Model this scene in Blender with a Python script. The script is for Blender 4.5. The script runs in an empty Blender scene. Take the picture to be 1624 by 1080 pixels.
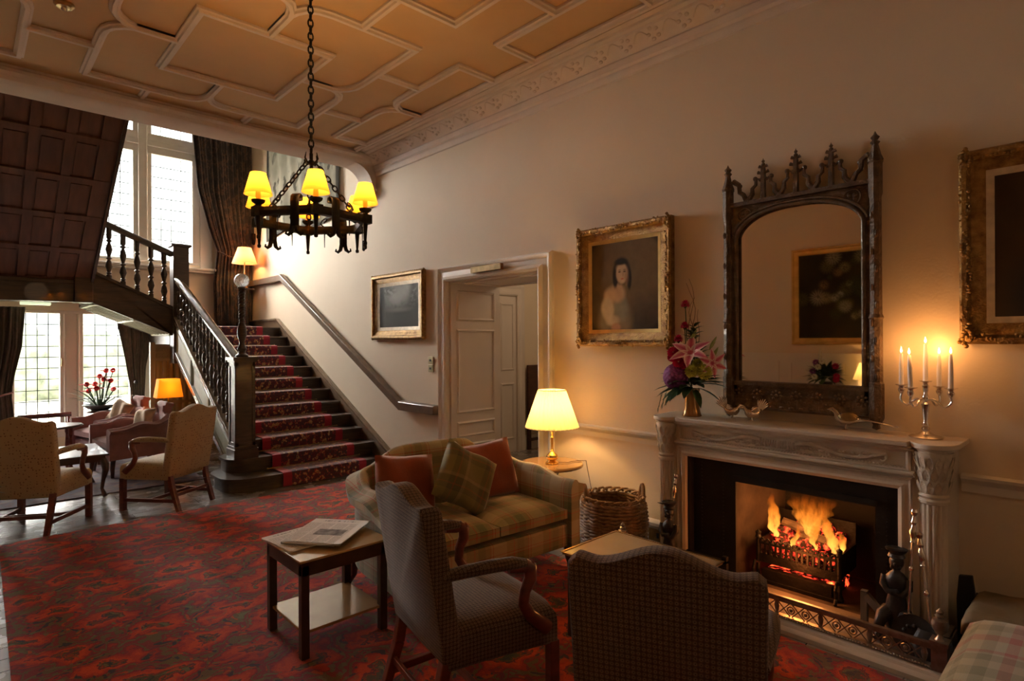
import bpy, bmesh, math, random
from mathutils import Vector, Matrix, noise
PI = math.pi
SC = bpy.context.scene
COL = SC.collection
R = random.Random(7)

# ------------------------------------------------------------------ camera, world, large lights, exposure
H = 1.55
YAW = math.atan(870 / 920)
cd = bpy.data.cameras.new('camera'); cam = bpy.data.objects.new('camera', cd); COL.objects.link(cam)
cd.sensor_width = 36; cd.lens = 36 * 920 / 1624; cd.clip_start = 0.02; cd.clip_end = 200
cam.location = (0, 0, H)
cam.rotation_euler = (Matrix.Rotation(-YAW, 4, 'Z') @ Matrix.Rotation(PI / 2, 4, 'X') @ Matrix.Rotation(math.radians(-0.28), 4, 'Z')).to_euler()
SC.camera = cam

SC.view_settings.view_transform = 'Standard'; SC.view_settings.look = 'None'
SC.view_settings.gamma = 1; SC.view_settings.use_curve_mapping = False
SC.view_settings.exposure = 1.0

W = bpy.data.worlds.new('sky'); SC.world = W; W.use_nodes = True
wn = W.node_tree.nodes; wl = W.node_tree.links
bg = wn['Background']; bg.inputs[1].default_value = 2.4
tc = wn.new('ShaderNodeTexCoord'); sp = wn.new('ShaderNodeSeparateXYZ'); rp = wn.new('ShaderNodeValToRGB')
wl.new(tc.outputs['Generated'], sp.inputs[0]); wl.new(sp.outputs[2], rp.inputs[0]); wl.new(rp.outputs[0], bg.inputs[0])
rp.color_ramp.elements[0].position = 0.0; rp.color_ramp.elements[0].color = (.80, .86, .80, 1)
rp.color_ramp.elements[1].position = .5; rp.color_ramp.elements[1].color = (.92, .97, 1.0, 1)

def lamp(name, kind, loc, energy, color, size=.1, rot=None, **kw):
    d = bpy.data.lights.new(name, kind); d.energy = energy; d.color = color
    if kind in ('POINT', 'SPOT'): d.shadow_soft_size = size
    if kind == 'AREA':
        d.shape = 'RECTANGLE'; d.size = kw.pop('sx', size); d.size_y = kw.pop('sy', size)
    if kind == 'SUN': d.angle = math.radians(kw.pop('angle', 1))
    if kw.pop('portal', False): d.cycles.is_portal = True
    o = bpy.data.objects.new(name, d); COL.objects.link(o); o.location = loc
    if rot: o.rotation_euler = rot
    return o
# daylight comes in through the windows of the far wall (portals onto the sky)
lamp('stair_window_portal', 'AREA', (1.9, 11.12, 4.1), 1, (1, 1, 1), sx=2.6, sy=2.7, rot=(-PI / 2, 0, 0), portal=True)
lamp('soft_daylight', 'SUN', (0, 20, 12), 50, (1, .95, .87), rot=Vector((-.52, .76, .40)).to_track_quat('Z', 'Y').to_euler(), angle=75)
lamp('hall_window_portal', 'AREA', (.9, 11.12, 1.2), 1, (1, 1, 1), sx=3.0, sy=1.9, rot=(-PI / 2, 0, 0), portal=True)

# ------------------------------------------------------------------ material helpers
MT = {}
def nm(name):
    m = bpy.data.materials.new(name); m.use_nodes = True; MT[name] = m
    nt = m.node_tree; b = nt.nodes['Principled BSDF']
    return m, nt, nt.nodes, nt.links, b
def rgb(c): return (c[0], c[1], c[2], 1)
def simple(name, color, rough=.6, metal=0, var=0, scale=8, bump=0, bscale=40, stretch=None, color2=None, sheen=0, trans=0, coat=0, ior=None):
    m, nt, N, L, b = nm(name)
    b.inputs['Base Color'].default_value = rgb(color); b.inputs['Roughness'].default_value = rough
    b.inputs['Metallic'].default_value = metal
    if sheen: b.inputs['Sheen Weight'].default_value = sheen
    if trans: b.inputs['Transmission Weight'].default_value = trans
    if coat: b.inputs['Coat Weight'].default_value = coat
    if ior: b.inputs['IOR'].default_value = ior
    t = N.new('ShaderNodeTexCoord'); mp = N.new('ShaderNodeMapping'); L.new(t.outputs['Object'], mp.inputs[0])
    if stretch: mp.inputs['Scale'].default_value = stretch
    if var or color2:
        n = N.new('ShaderNodeTexNoise'); n.inputs['Scale'].default_value = scale; n.inputs['Detail'].default_value = 5
        L.new(mp.outputs[0], n.inputs['Vector'])
        r = N.new('ShaderNodeValToRGB'); r.color_ramp.elements[0].position = .32; r.color_ramp.elements[1].position = .68
        c2 = color2 or tuple(x * (1 + var) for x in color); c1 = color if color2 else tuple(x * (1 - var) for x in color)
        r.color_ramp.elements[0].color = rgb(c1); r.color_ramp.elements[1].color = rgb(c2)
        L.new(n.outputs['Fac'], r.inputs[0]); L.new(r.outputs[0], b.inputs['Base Color'])
    if bump:
        n = N.new('ShaderNodeTexNoise'); n.inputs['Scale'].default_value = bscale; n.inputs['Detail'].default_value = 4
        L.new(mp.outputs[0], n.inputs['Vector']); bp = N.new('ShaderNodeBump'); bp.inputs['Strength'].default_value = bump; bp.inputs['Distance'].default_value = .01
        L.new(n.outputs['Fac'], bp.inputs['Height']); L.new(bp.outputs[0], b.inputs['Normal'])
    return m
def math_(N, L, op, a, b=None, c=None):
    n = N.new('ShaderNodeMath'); n.operation = op
    for i, v in enumerate((a, b, c)):
        if v is None: continue
        if isinstance(v, (int, float)): n.inputs[i].default_value = v
        else: L.new(v, n.inputs[i])
    return n.outputs[0]
def ramp(N, L, fac, stops, interp='LINEAR'):
    r = N.new('ShaderNodeValToRGB'); e = r.color_ramp; e.interpolation = interp
    while len(e.elements) < len(stops): e.elements.new(.5)
    for el, (p, c) in zip(e.elements, stops): el.position = p; el.color = rgb(c)
    L.new(fac, r.inputs[0]); return r.outputs[0]
def mixc(N, L, fac, a, b, mode='MIX'):
    n = N.new('ShaderNodeMix'); n.data_type = 'RGBA'; n.blend_type = mode
    for k, v in ((0, fac), (6, a), (7, b)):
        if isinstance(v, (int, float)): n.inputs[k].default_value = v
        elif isinstance(v, tuple): n.inputs[k].default_value = rgb(v)
        else: L.new(v, n.inputs[k])
    return n.outputs[2]
def addbump(N, L, b, h, s=.4, d=.005):
    bp = N.new('ShaderNodeBump'); bp.inputs['Strength'].default_value = s; bp.inputs['Distance'].default_value = d
    L.new(h, bp.inputs['Height']); L.new(bp.outputs[0], b.inputs['Normal'])
def coords(N, L, which='Object', scale=None, rot=None):
    t = N.new('ShaderNodeTexCoord'); mp = N.new('ShaderNodeMapping'); L.new(t.outputs[which], mp.inputs[0])
    if scale: mp.inputs['Scale'].default_value = scale
    if rot: mp.inputs['Rotation'].default_value = rot
    return mp.outputs[0]
def noise_n(N, L, vec, scale, detail=4, rough=.5):
    n = N.new('ShaderNodeTexNoise'); n.inputs['Scale'].default_value = scale; n.inputs['Detail'].default_value = detail
    n.inputs['Roughness'].default_value = rough; L.new(vec, n.inputs['Vector']); return n.outputs['Fac'], n.outputs['Color']
def sepxyz(N, L, v):
    s = N.new('ShaderNodeSeparateXYZ'); L.new(v, s.inputs[0]); return s.outputs

simple('wall_paint', (.74, .62, .47), .75, var=.03, scale=1.5, bump=.12, bscale=60)
simple('white_paint', (.72, .66, .58), .45, var=.02, scale=4)
simple('door_paint', (.68, .60, .53), .45, var=.02, scale=4)
simple('ceiling_peach', (.60, .40, .21), .8, var=.05, scale=2)
simple('plaster', (.70, .60, .52), .7, var=.04, scale=6, bump=.3, bscale=90)
simple('stone_jamb', (.66, .62, .55), .7, var=.05, scale=6)
simple('oak_dark', (.055, .032, .018), .38, var=.35, scale=6, stretch=(1, 1, 8), bump=.15, bscale=50, coat=.15)
simple('oak_panel', (.17, .075, .04), .5, color2=(.10, .045, .025), scale=3, stretch=(6, 1, 1), bump=.15, bscale=30)
simple('oak_green_lit', (.34, .33, .23), .65, color2=(.24, .22, .14), scale=5, stretch=(1, 1, .2))  # oak with the pale green window light put into its colour
simple('oak_rail', (.20, .14, .09), .25, var=.25, scale=8, stretch=(8, 1, 1), coat=.5)
simple('rail_wall', (.16, .10, .06), .35, var=.2, scale=8, coat=.3)
simple('mahogany', (.06, .018, .010), .28, var=.3, scale=7, stretch=(1, 1, 5), coat=.4)
simple('mahogany_red', (.16, .035, .02), .28, var=.3, scale=7, stretch=(1, 1, 5), coat=.4)
simple('table_brown', (.05, .026, .014), .35, var=.3, scale=10, coat=.3)
simple('glossy_top', (.36, .20, .08), .2, var=.12, scale=5, coat=.6)
simple('leather_gold', (.50, .36, .19), .22, var=.06, scale=5, coat=.4)
simple('black_iron', (.02, .019, .018), .5, metal=.5, var=.3, scale=20, bump=.4, bscale=60)
simple('cast_iron', (.045, .042, .042), .42, metal=.45, var=.3, scale=14, bump=.3, bscale=40)
simple('soot', (.016, .012, .010), .8, var=.4, scale=6, bump=.5, bscale=20)
simple('fire_brick', (.055, .036, .025), .9, var=.4, scale=7, bump=.6, bscale=14)
simple('grey_steel', (.17, .18, .19), .45, metal=.6, var=.15, scale=8)
simple('brass', (.80, .52, .16), .18, metal=1)
simple('brass_old', (.36, .24, .11), .35, metal=1, var=.25, scale=20)
simple('fender_metal', (.30, .25, .21), .34, metal=.85, var=.25, scale=30)
simple('silver', (.78, .73, .68), .22, metal=1, var=.1, scale=30)
simple('gilt', (.42, .25, .075), .38, metal=.75, color2=(.20, .10, .03), scale=22, bump=.9, bscale=90)
simple('gilt_plain', (.62, .42, .15), .33, metal=.8, var=.15, scale=10)
simple('gilt_pale', (.62, .52, .38), .4, metal=.4, var=.15, scale=20)
simple('carved_wood', (.15, .088, .045), .45, color2=(.06, .036, .02), scale=18, bump=.9, bscale=60, coat=.15)
simple('marble', (.66, .58, .47), .35, color2=(.54, .46, .37), scale=3, coat=.2)
simple('marble_carved', (.64, .56, .45), .5, color2=(.46, .39, .31), scale=12, bump=.5, bscale=70)
simple('hearth_stone', (.24, .20, .165), .65, color2=(.12, .10, .085), scale=5, bump=.3, bscale=20)
simple('wax', (.80, .74, .70), .45)
simple('wicker', (.34, .19, .09), .55, color2=(.18, .09, .04), scale=25)
simple('leaf', (.045, .095, .03), .45, color2=(.02, .05, .02), scale=20)
simple('leaf_light', (.25, .30, .08), .5, var=.3, scale=20)
simple('petal_magenta', (.55, .01, .10), .5, var=.25, scale=30)
simple('petal_red', (.62, .02, .02), .5, var=.3, scale=30)
simple('petal_purple', (.24, .05, .26), .6, var=.35, scale=60)
simple('petal_lime', (.58, .62, .12), .6, var=.2, scale=40)
simple('petal_white', (.62, .60, .50), .6, var=.1, scale=40)
simple('twig', (.14, .08, .04), .7)
simple('paper_white', (.88, .86, .83), .8)
simple('pot_dark', (.03, .035, .03), .3)
simple('switch_brass', (.45, .38, .22), .3, metal=.7)
simple('plastic_white', (.62, .58, .50), .4)
simple('black_box', (.012, .012, .014), .5)
simple('log_bark', (.10, .065, .04), .9, var=.5, scale=15, bump=.8, bscale=30)
simple('cord', (.09, .05, .03), .5)
simple('garden', (.45, .50, .36), .9, color2=(.58, .56, .44), scale=.6)
simple('hedge', (.34, .38, .28), .9, var=.5, scale=3)
simple('far_house', (.62, .46, .40), .9)

def m_lily():
    m, nt, N, L, b = nm('petal_lily')
    u = sepxyz(N, L, coords(N, L, 'UV'))
    f = math_(N, L, 'ABSOLUTE', math_(N, L, 'SUBTRACT', u[0], .5))
    c = ramp(N, L, f, [(0, (.55, .06, .16)), (.22, (.68, .22, .32)), (.42, (.80, .62, .62))])
    L.new(c, b.inputs['Base Color'])
m_lily()

def m_carpet():
    m, nt, N, L, b = nm('carpet_red')
    v0 = coords(N, L, 'Object')
    def warp(src, scale, amp):
        nf, nc = noise_n(N, L, src, scale, 2); ad = N.new('ShaderNodeVectorMath'); ad.operation = 'MULTIPLY_ADD'
        ad.inputs[1].default_value = (amp, amp, 0); L.new(nc, ad.inputs[0]); L.new(v0, ad.inputs[2]); return ad.outputs[0]
    w1 = warp(v0, 4.6, .36); w2 = warp(w1, 22, .045)
    ad2 = N.new('ShaderNodeVectorMath'); ad2.operation = 'ADD'; L.new(w1, ad2.inputs[0])
    nf_, nc_ = noise_n(N, L, v0, 24, 2); s_ = N.new('ShaderNodeVectorMath'); s_.operation = 'SCALE'; s_.inputs[3].default_value = .04; L.new(nc_, s_.inputs[0]); L.new(s_.outputs[0], ad2.inputs[1])
    mp = N.new('ShaderNodeMapping'); mp.inputs['Scale'].default_value = (2.5, 3.5, 0); mp.inputs['Rotation'].default_value = (0, 0, .10); L.new(ad2.outputs[0], mp.inputs[0])
    x, y, z = sepxyz(N, L, mp.outputs[0])
    row = math_(N, L, 'FLOOR', y); sh = math_(N, L, 'MULTIPLY', math_(N, L, 'MODULO', math_(N, L, 'ABSOLUTE', row), 2), .5)
    fx = math_(N, L, 'SUBTRACT', math_(N, L, 'FRACT', math_(N, L, 'ADD', x, sh)), .5)
    fy = math_(N, L, 'SUBTRACT', math_(N, L, 'FRACT', y), .5)
    r = math_(N, L, 'SQRT', math_(N, L, 'ADD', math_(N, L, 'POWER', fx, 2), math_(N, L, 'POWER', fy, 2)))
    ang = math_(N, L, 'ARCTAN2', fy, fx)
    n5, _ = noise_n(N, L, v0, 10, 4, .6)
    rr = math_(N, L, 'ADD', r, math_(N, L, 'MULTIPLY', math_(N, L, 'SINE', math_(N, L, 'MULTIPLY', ang, 9)), .02))
    rr = math_(N, L, 'ADD', rr, math_(N, L, 'MULTIPLY_ADD', n5, .52, -.26))
    base = ramp(N, L, rr, [(0, (.05, .06, .045)), (.03, (.11, .085, .04)), (.10, (.40, .05, .02)), (.13, (.10, .075, .04)), (.15, (.19, .03, .035)), (.18, (.66, .075, .02)), (.27, (.55, .05, .02)), (.34, (.42, .032, .022)),
                           (.39, (.27, .028, .035)), (.43, (.17, .11, .05)), (.48, (.26, .035, .04)), (.57, (.16, .11, .05))], 'CONSTANT')
    vo = N.new('ShaderNodeTexVoronoi'); vo.inputs['Scale'].default_value = 24; L.new(ad2.outputs[0], vo.inputs['Vector'])
    fl = ramp(N, L, vo.outputs['Distance'], [(0, (1, 1, 1)), (.36, (0, 0, 0))], 'CONSTANT')
    sc_ = N.new('ShaderNodeSeparateColor'); L.new(vo.outputs['Color'], sc_.inputs[0])
    pick = ramp(N, L, sc_.outputs[0], [(0, (.035, .045, .06)), (.3, (.19, .03, .05)), (.45, (.17, .16, .07)), (.75, (.55, .08, .02))], 'CONSTANT')
    zone = ramp(N, L, rr, [(0, (.9, .9, .9)), (.19, (.9, .9, .9)), (.23, (.15, .15, .15)), (.31, (.4, .4, .4)), (.36, (.9, .9, .9))])
    c = mixc(N, L, math_(N, L, 'MULTIPLY', fl, zone), base, pick)
    n2, _ = noise_n(N, L, v0, 1.1, 2)
    c = mixc(N, L, ramp(N, L, n2, [(.45, (0, 0, 0)), (.75, (.45, .45, .45))]), c, (.17, .012, .03))
    n3, _ = noise_n(N, L, v0, 240, 2)
    c = mixc(N, L, .35, c, ramp(N, L, n3, [(.3, (.4, .4, .4)), (.7, (1.1, 1.1, 1.1))]), 'MULTIPLY')
    L.new(c, b.inputs['Base Color']); b.inputs['Roughness'].default_value = .95; b.inputs['Sheen Weight'].default_value = .03
    addbump(N, L, b, n3, .5, .004)
m_carpet()
def m_runner():
    m, nt, N, L, b = nm('stair_carpet')
    v = coords(N, L, 'UV'); x, y, z = sepxyz(N, L, v)
    nf, nc = noise_n(N, L, v, 16, 3, .6)
    vo = N.new('ShaderNodeTexVoronoi'); vo.inputs['Scale'].default_value = 13; L.new(v, vo.inputs['Vector'])
    pat = ramp(N, L, nf, [(0, (.10, .012, .02)), (.44, (.05, .02, .03)), (.52, (.24, .02, .03)), (.58, (.42, .24, .09)), (.66, (.06, .03, .05))], 'CONSTANT')
    pat = mixc(N, L, ramp(N, L, vo.outputs['Distance'], [(0, (1, 1, 1)), (.18, (0, 0, 0))], 'CONSTANT'), pat, (.50, .32, .14))
    edge = math_(N, L, 'ABSOLUTE', math_(N, L, 'SUBTRACT', x, 0.0))
    fac = ramp(N, L, edge, [(0, (0, 0, 0)), (.50, (1, 1, 1))], 'CONSTANT')
    c = mixc(N, L, fac, pat, (.30, .01, .03))
    L.new(c, b.inputs['Base Color']); b.inputs['Roughness'].default_value = .9; b.inputs['Sheen Weight'].default_value = .3
m_runner()

def m_rug():
    m, nt, N, L, b = nm('rug_faded')
    v = coords(N, L, 'Object')
    vo = N.new('ShaderNodeTexVoronoi'); vo.inputs['Scale'].default_value = 5; L.new(v, vo.inputs['Vector'])
    nf, nc = noise_n(N, L, v, 14, 5, .7)
    c = ramp(N, L, vo.outputs['Distance'], [(0, (.20, .06, .05)), (.25, (.07, .06, .09)), (.45, (.22, .12, .10)), (.7, (.10, .04, .05))])
    c = mixc(N, L, ramp(N, L, nf, [(.4, (0, 0, 0)), (.6, (.7, .7, .7))]), c, (.10, .09, .12))
    L.new(c, b.inputs['Base Color']); b.inputs['Roughness'].default_value = .95
m_rug()

def m_floor():
    m, nt, N, L, b = nm('floor_boards')
    v = coords(N, L, 'Object')
    br = N.new('ShaderNodeTexBrick'); L.new(v, br.inputs['Vector'])
    br.inputs['Color1'].default_value = (.30, .27, .24, 1); br.inputs['Color2'].default_value = (.21, .18, .155, 1); br.inputs['Mortar'].default_value = (.03, .025, .02, 1)
    br.inputs['Scale'].default_value = 1; br.inputs['Brick Width'].default_value = 1.1; br.inputs['Row Height'].default_value = .14; br.inputs['Mortar Size'].default_value = .003
    nf, _ = noise_n(N, L, v, 5, 5)
    c = mixc(N, L, .5, br.outputs['Color'], ramp(N, L, nf, [(.3, (.88, .88, .88)), (.7, (1.1, 1.1, 1.1))]), 'MULTIPLY')
    L.new(c, b.inputs['Base Color'])
    L.new(math_(N, L, 'MULTIPLY_ADD', nf, .06, .24), b.inputs['Roughness']); b.inputs['Coat Weight'].default_value = .4; b.inputs['Coat Roughness'].default_value = .2
m_floor()

def m_plaid(name, ground, bands, u_period=.30, v_period=.27):
    """woven check: bands of colour along u and v of the cloth, averaged"""
    m, nt, N, L, b = nm(name)
    v = coords(N, L, 'UV'); x, y, z = sepxyz(N, L, v)
    def axis(a, per):
        f = math_(N, L, 'FRACT', math_(N, L, 'DIVIDE', a, per))
        return ramp(N, L, f, bands, 'CONSTANT')
    c = mixc(N, L, .5, axis(x, u_period), axis(y, v_period))
    n3, _ = noise_n(N, L, v, 420, 2)
    c = mixc(N, L, .5, c, ramp(N, L, n3, [(.3, (.6, .6, .6)), (.7, (1.2, 1.2, 1.2))]), 'MULTIPLY')
    L.new(c, b.inputs['Base Color']); b.inputs['Roughness'].default_value = .9; b.inputs['Sheen Weight'].default_value = .3
    addbump(N, L, b, n3, .4, .002)
cr, ol, gn, rd, br_ = (.46, .38, .22), (.27, .21, .085), (.11, .12, .045), (.42, .06, .03), (.24, .15, .07)
m_plaid('plaid_olive', cr, [(0, cr), (.22, ol), (.40, rd), (.43, ol), (.50, gn), (.68, ol), (.80, rd), (.82, cr), (.86, rd), (.88, cr)])
c2, g2, r2 = (.33, .28, .18), (.16, .15, .07), (.32, .07, .05)
m_plaid('plaid_pale', c2, [(0, c2), (.18, r2), (.32, c2), (.44, g2), (.60, (.34, .27, .15)), (.74, g2), (.86, c2), (.9, r2), (.96, c2)], .40, .24)
cg, ch = (.20, .17, .06), (.11, .10, .045)
m_plaid('plaid_cushion', cg, [(0, cg), (.3, ch), (.45, (.24, .09, .04)), (.5, ch), (.7, (.30, .24, .11)), (.8, cg)], .22, .22)

def m_geo(name, ground, ring, dotc, per):
    m, nt, N, L, b = nm(name)
    v = coords(N, L, 'UV'); x, y, z = sepxyz(N, L, v)
    fx = math_(N, L, 'ABSOLUTE', math_(N, L, 'SUBTRACT', math_(N, L, 'FRACT', math_(N, L, 'DIVIDE', x, per)), .5))
    fy = math_(N, L, 'ABSOLUTE', math_(N, L, 'SUBTRACT', math_(N, L, 'FRACT', math_(N, L, 'DIVIDE', y, per)), .5))
    d = math_(N, L, 'SQRT', math_(N, L, 'ADD', math_(N, L, 'POWER', fx, 2), math_(N, L, 'POWER', fy, 2)))
    c = ramp(N, L, d, [(0, dotc), (.15, ring), (.29, ground), (.47, dotc)], 'CONSTANT')
    n3, _ = noise_n(N, L, v, 60, 3)
    c = mixc(N, L, .6, c, ramp(N, L, n3, [(.3, (.6, .6, .6)), (.7, (1.3, 1.3, 1.3))]), 'MULTIPLY')
    L.new(c, b.inputs['Base Color']); b.inputs['Roughness'].default_value = .88; b.inputs['Sheen Weight'].default_value = .15
    addbump(N, L, b, d, .5, .003)
m_geo('weave_brown', (.12, .068, .042), (.215, .15, .10), (.055, .030, .020), .0152)

def m_dots():
    m, nt, N, L, b = nm('cloth_cream_dots')
    v = coords(N, L, 'UV')
    vo = N.new('ShaderNodeTexVoronoi'); vo.inputs['Scale'].default_value = 42; vo.inputs['Randomness'].default_value = .45; L.new(v, vo.inputs['Vector'])
    c = ramp(N, L, vo.outputs['Distance'], [(0, (.15, .06, .035)), (.24, (.45, .33, .18))], 'CONSTANT')
    c = mixc(N, L, .2, c, (.45, .33, .18))
    L.new(c, b.inputs['Base Color']); b.inputs['Roughness'].default_value = .9; b.inputs['Sheen Weight'].default_value = .2
m_dots()
simple('cloth_pink', (.34, .15, .14), .9, var=.12, scale=12, sheen=.4, bump=.3, bscale=200)
simple('cushion_rust', (.27, .055, .02), .85, var=.15, scale=10, sheen=.4, bump=.2, bscale=150)
simple('cushion_tan', (.40, .27, .16), .9, var=.15, scale=20)

def m_curtain(name, c1, c2_, c3):
    m, nt, N, L, b = nm(name)
    v = coords(N, L, 'Object', scale=(1, 1, .6)); nf, nc = noise_n(N, L, v, 11, 5, .7)
    c = ramp(N, L, nf, [(.35, c1), (.5, c2_), (.56, c3), (.64, c1)])
    L.new(c, b.inputs['Base Color']); b.inputs['Roughness'].default_value = .9; b.inputs['Sheen Weight'].default_value = .2
m_curtain('curtain_floral', (.028, .022, .024), (.042, .034, .036), (.12, .07, .05))
m_curtain('curtain_olive', (.07, .055, .035), (.09, .065, .045), (.12, .08, .055))

def m_glass():
    m, nt, N, L, b = nm('window_glass')
    nt.nodes.remove(b); out = N['Material Output']
    a = N.new('ShaderNodeBsdfTransparent'); g = N.new('ShaderNodeBsdfGlossy'); g.inputs['Roughness'].default_value = .03
    mx = N.new('ShaderNodeMixShader'); mx.inputs[0].default_value = .06
    L.new(a.outputs[0], mx.inputs[1]); L.new(g.outputs[0], mx.inputs[2]); L.new(mx.outputs[0], out.inputs[0])
m_glass()
simple('carved_light', (.27, .165, .085), .5, color2=(.13, .08, .042), scale=22, bump=.8, bscale=70)
simple('mirror_glass', (.74, .70, .62), .02, metal=1)

def m_shade(name, color, emit, strength, trans=.5):
    """lit fabric lampshade: translucent cloth that glows"""
    m, nt, N, L, b = nm(name)
    out = N['Material Output']
    b.inputs['Base Color'].default_value = rgb(color); b.inputs['Roughness'].default_value = .8
    t = N.new('ShaderNodeBsdfTranslucent'); t.inputs[0].default_value = rgb(color)
    mx = N.new('ShaderNodeMixShader'); mx.inputs[0].default_value = trans
    L.new(b.outputs[0], mx.inputs[1]); L.new(t.outputs[0], mx.inputs[2]); L.new(mx.outputs[0], out.inputs[0])
    b.inputs['Emission Color'].default_value = rgb(emit); b.inputs['Emission Strength'].default_value = strength
m_shade('shade_amber', (.95, .43, .045), (1, .36, .02), .32)
m_shade('shade_orange', (.90, .36, .03), (1, .30, .01), .3)
m_shade('shade_cream', (.93, .78, .42), (1, .7, .25), .10, .4)
m_shade('shade_peach', (.72, .42, .28), (1, .4, .2), .08)

def m_emit(name, color, s):
    m, nt, N, L, b = nm(name)
    b.inputs['Base Color'].default_value = rgb(color); b.inputs['Emission Color'].default_value = rgb(color); b.inputs['Emission Strength'].default_value = s
m_emit('bulb', (1, .72, .35), 9)
m_emit('bulb_candle', (1, .55, .12), 2.0)
m_emit('candle_flame', (1, .62, .22), 9)
m_emit('strip_light', (.75, .85, .55), .5)

def m_flame():
    m, nt, N, L, b = nm('fire_flame')
    nt.nodes.remove(b); out = N['Material Output']
    v = coords(N, L, 'UV'); x, y, z = sepxyz(N, L, v)
    vo = coords(N, L, 'Object', scale=(1, 9, 3.2)); nf, _ = noise_n(N, L, vo, 4, 3)
    e = N.new('ShaderNodeEmission')
    c = ramp(N, L, y, [(0, (1, .42, .07)), (.3, (1, .36, .045)), (.75, (1, .22, .015)), (1, (.8, .1, .005))])
    L.new(c, e.inputs[0])
    st = math_(N, L, 'MULTIPLY', ramp(N, L, y, [(0, (1, 1, 1)), (.6, (.55, .55, .55)), (1, (.2, .2, .2))]), math_(N, L, 'MULTIPLY_ADD', nf, 2.4, .3))
    L.new(math_(N, L, 'MULTIPLY', st, .75), e.inputs[1])
    t = N.new('ShaderNodeBsdfTransparent'); mx = N.new('ShaderNodeMixShader')
    fade = ramp(N, L, y, [(0, (.9, .9, .9)), (.55, (.75, .75, .75)), (1, (0, 0, 0))])
    edge = math_(N, L, 'SUBTRACT', 1, math_(N, L, 'POWER', math_(N, L, 'ABSOLUTE', math_(N, L, 'MULTIPLY', math_(N, L, 'SUBTRACT', x, .5), 2)), 3))
    hole = ramp(N, L, nf, [(.30, (.25, .25, .25)), (.52, (1, 1, 1))])
    f = math_(N, L, 'MULTIPLY', math_(N, L, 'MULTIPLY', fade, edge), hole)
    L.new(f, mx.inputs[0]); L.new(t.outputs[0], mx.inputs[1]); L.new(e.outputs[0], mx.inputs[2]); L.new(mx.outputs[0], out.inputs[0])
m_flame()
def m_ember():
    m, nt, N, L, b = nm('ember')
    v = coords(N, L, 'Object'); nf, _ = noise_n(N, L, v, 26, 4)
    b.inputs['Base Color'].default_value = (.03, .015, .012, 1); b.inputs['Roughness'].default_value = .9
    c = ramp(N, L, nf, [(.48, (.0, 0, 0)), (.56, (.5, .02, .01)), (.66, (1, .12, .02)), (.78, (1, .5, .12))])
    L.new(c, b.inputs['Emission Color']); b.inputs['Emission Strength'].default_value = 1.3
    addbump(N, L, b, nf, .6, .02)
m_ember()

def m_vcol(name, rough=.6):
    m, nt, N, L, b = nm(name)
    a = N.new('ShaderNodeVertexColor'); a.layer_name = 'pigment'
    L.new(a.outputs[0], b.inputs['Base Color']); b.inputs['Roughness'].default_value = rough; b.inputs['Specular IOR Level'].default_value = .15
m_vcol('oil_paint', .62); m_vcol('news_print', .85); m_vcol('tapestry_cloth', .95)

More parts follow.
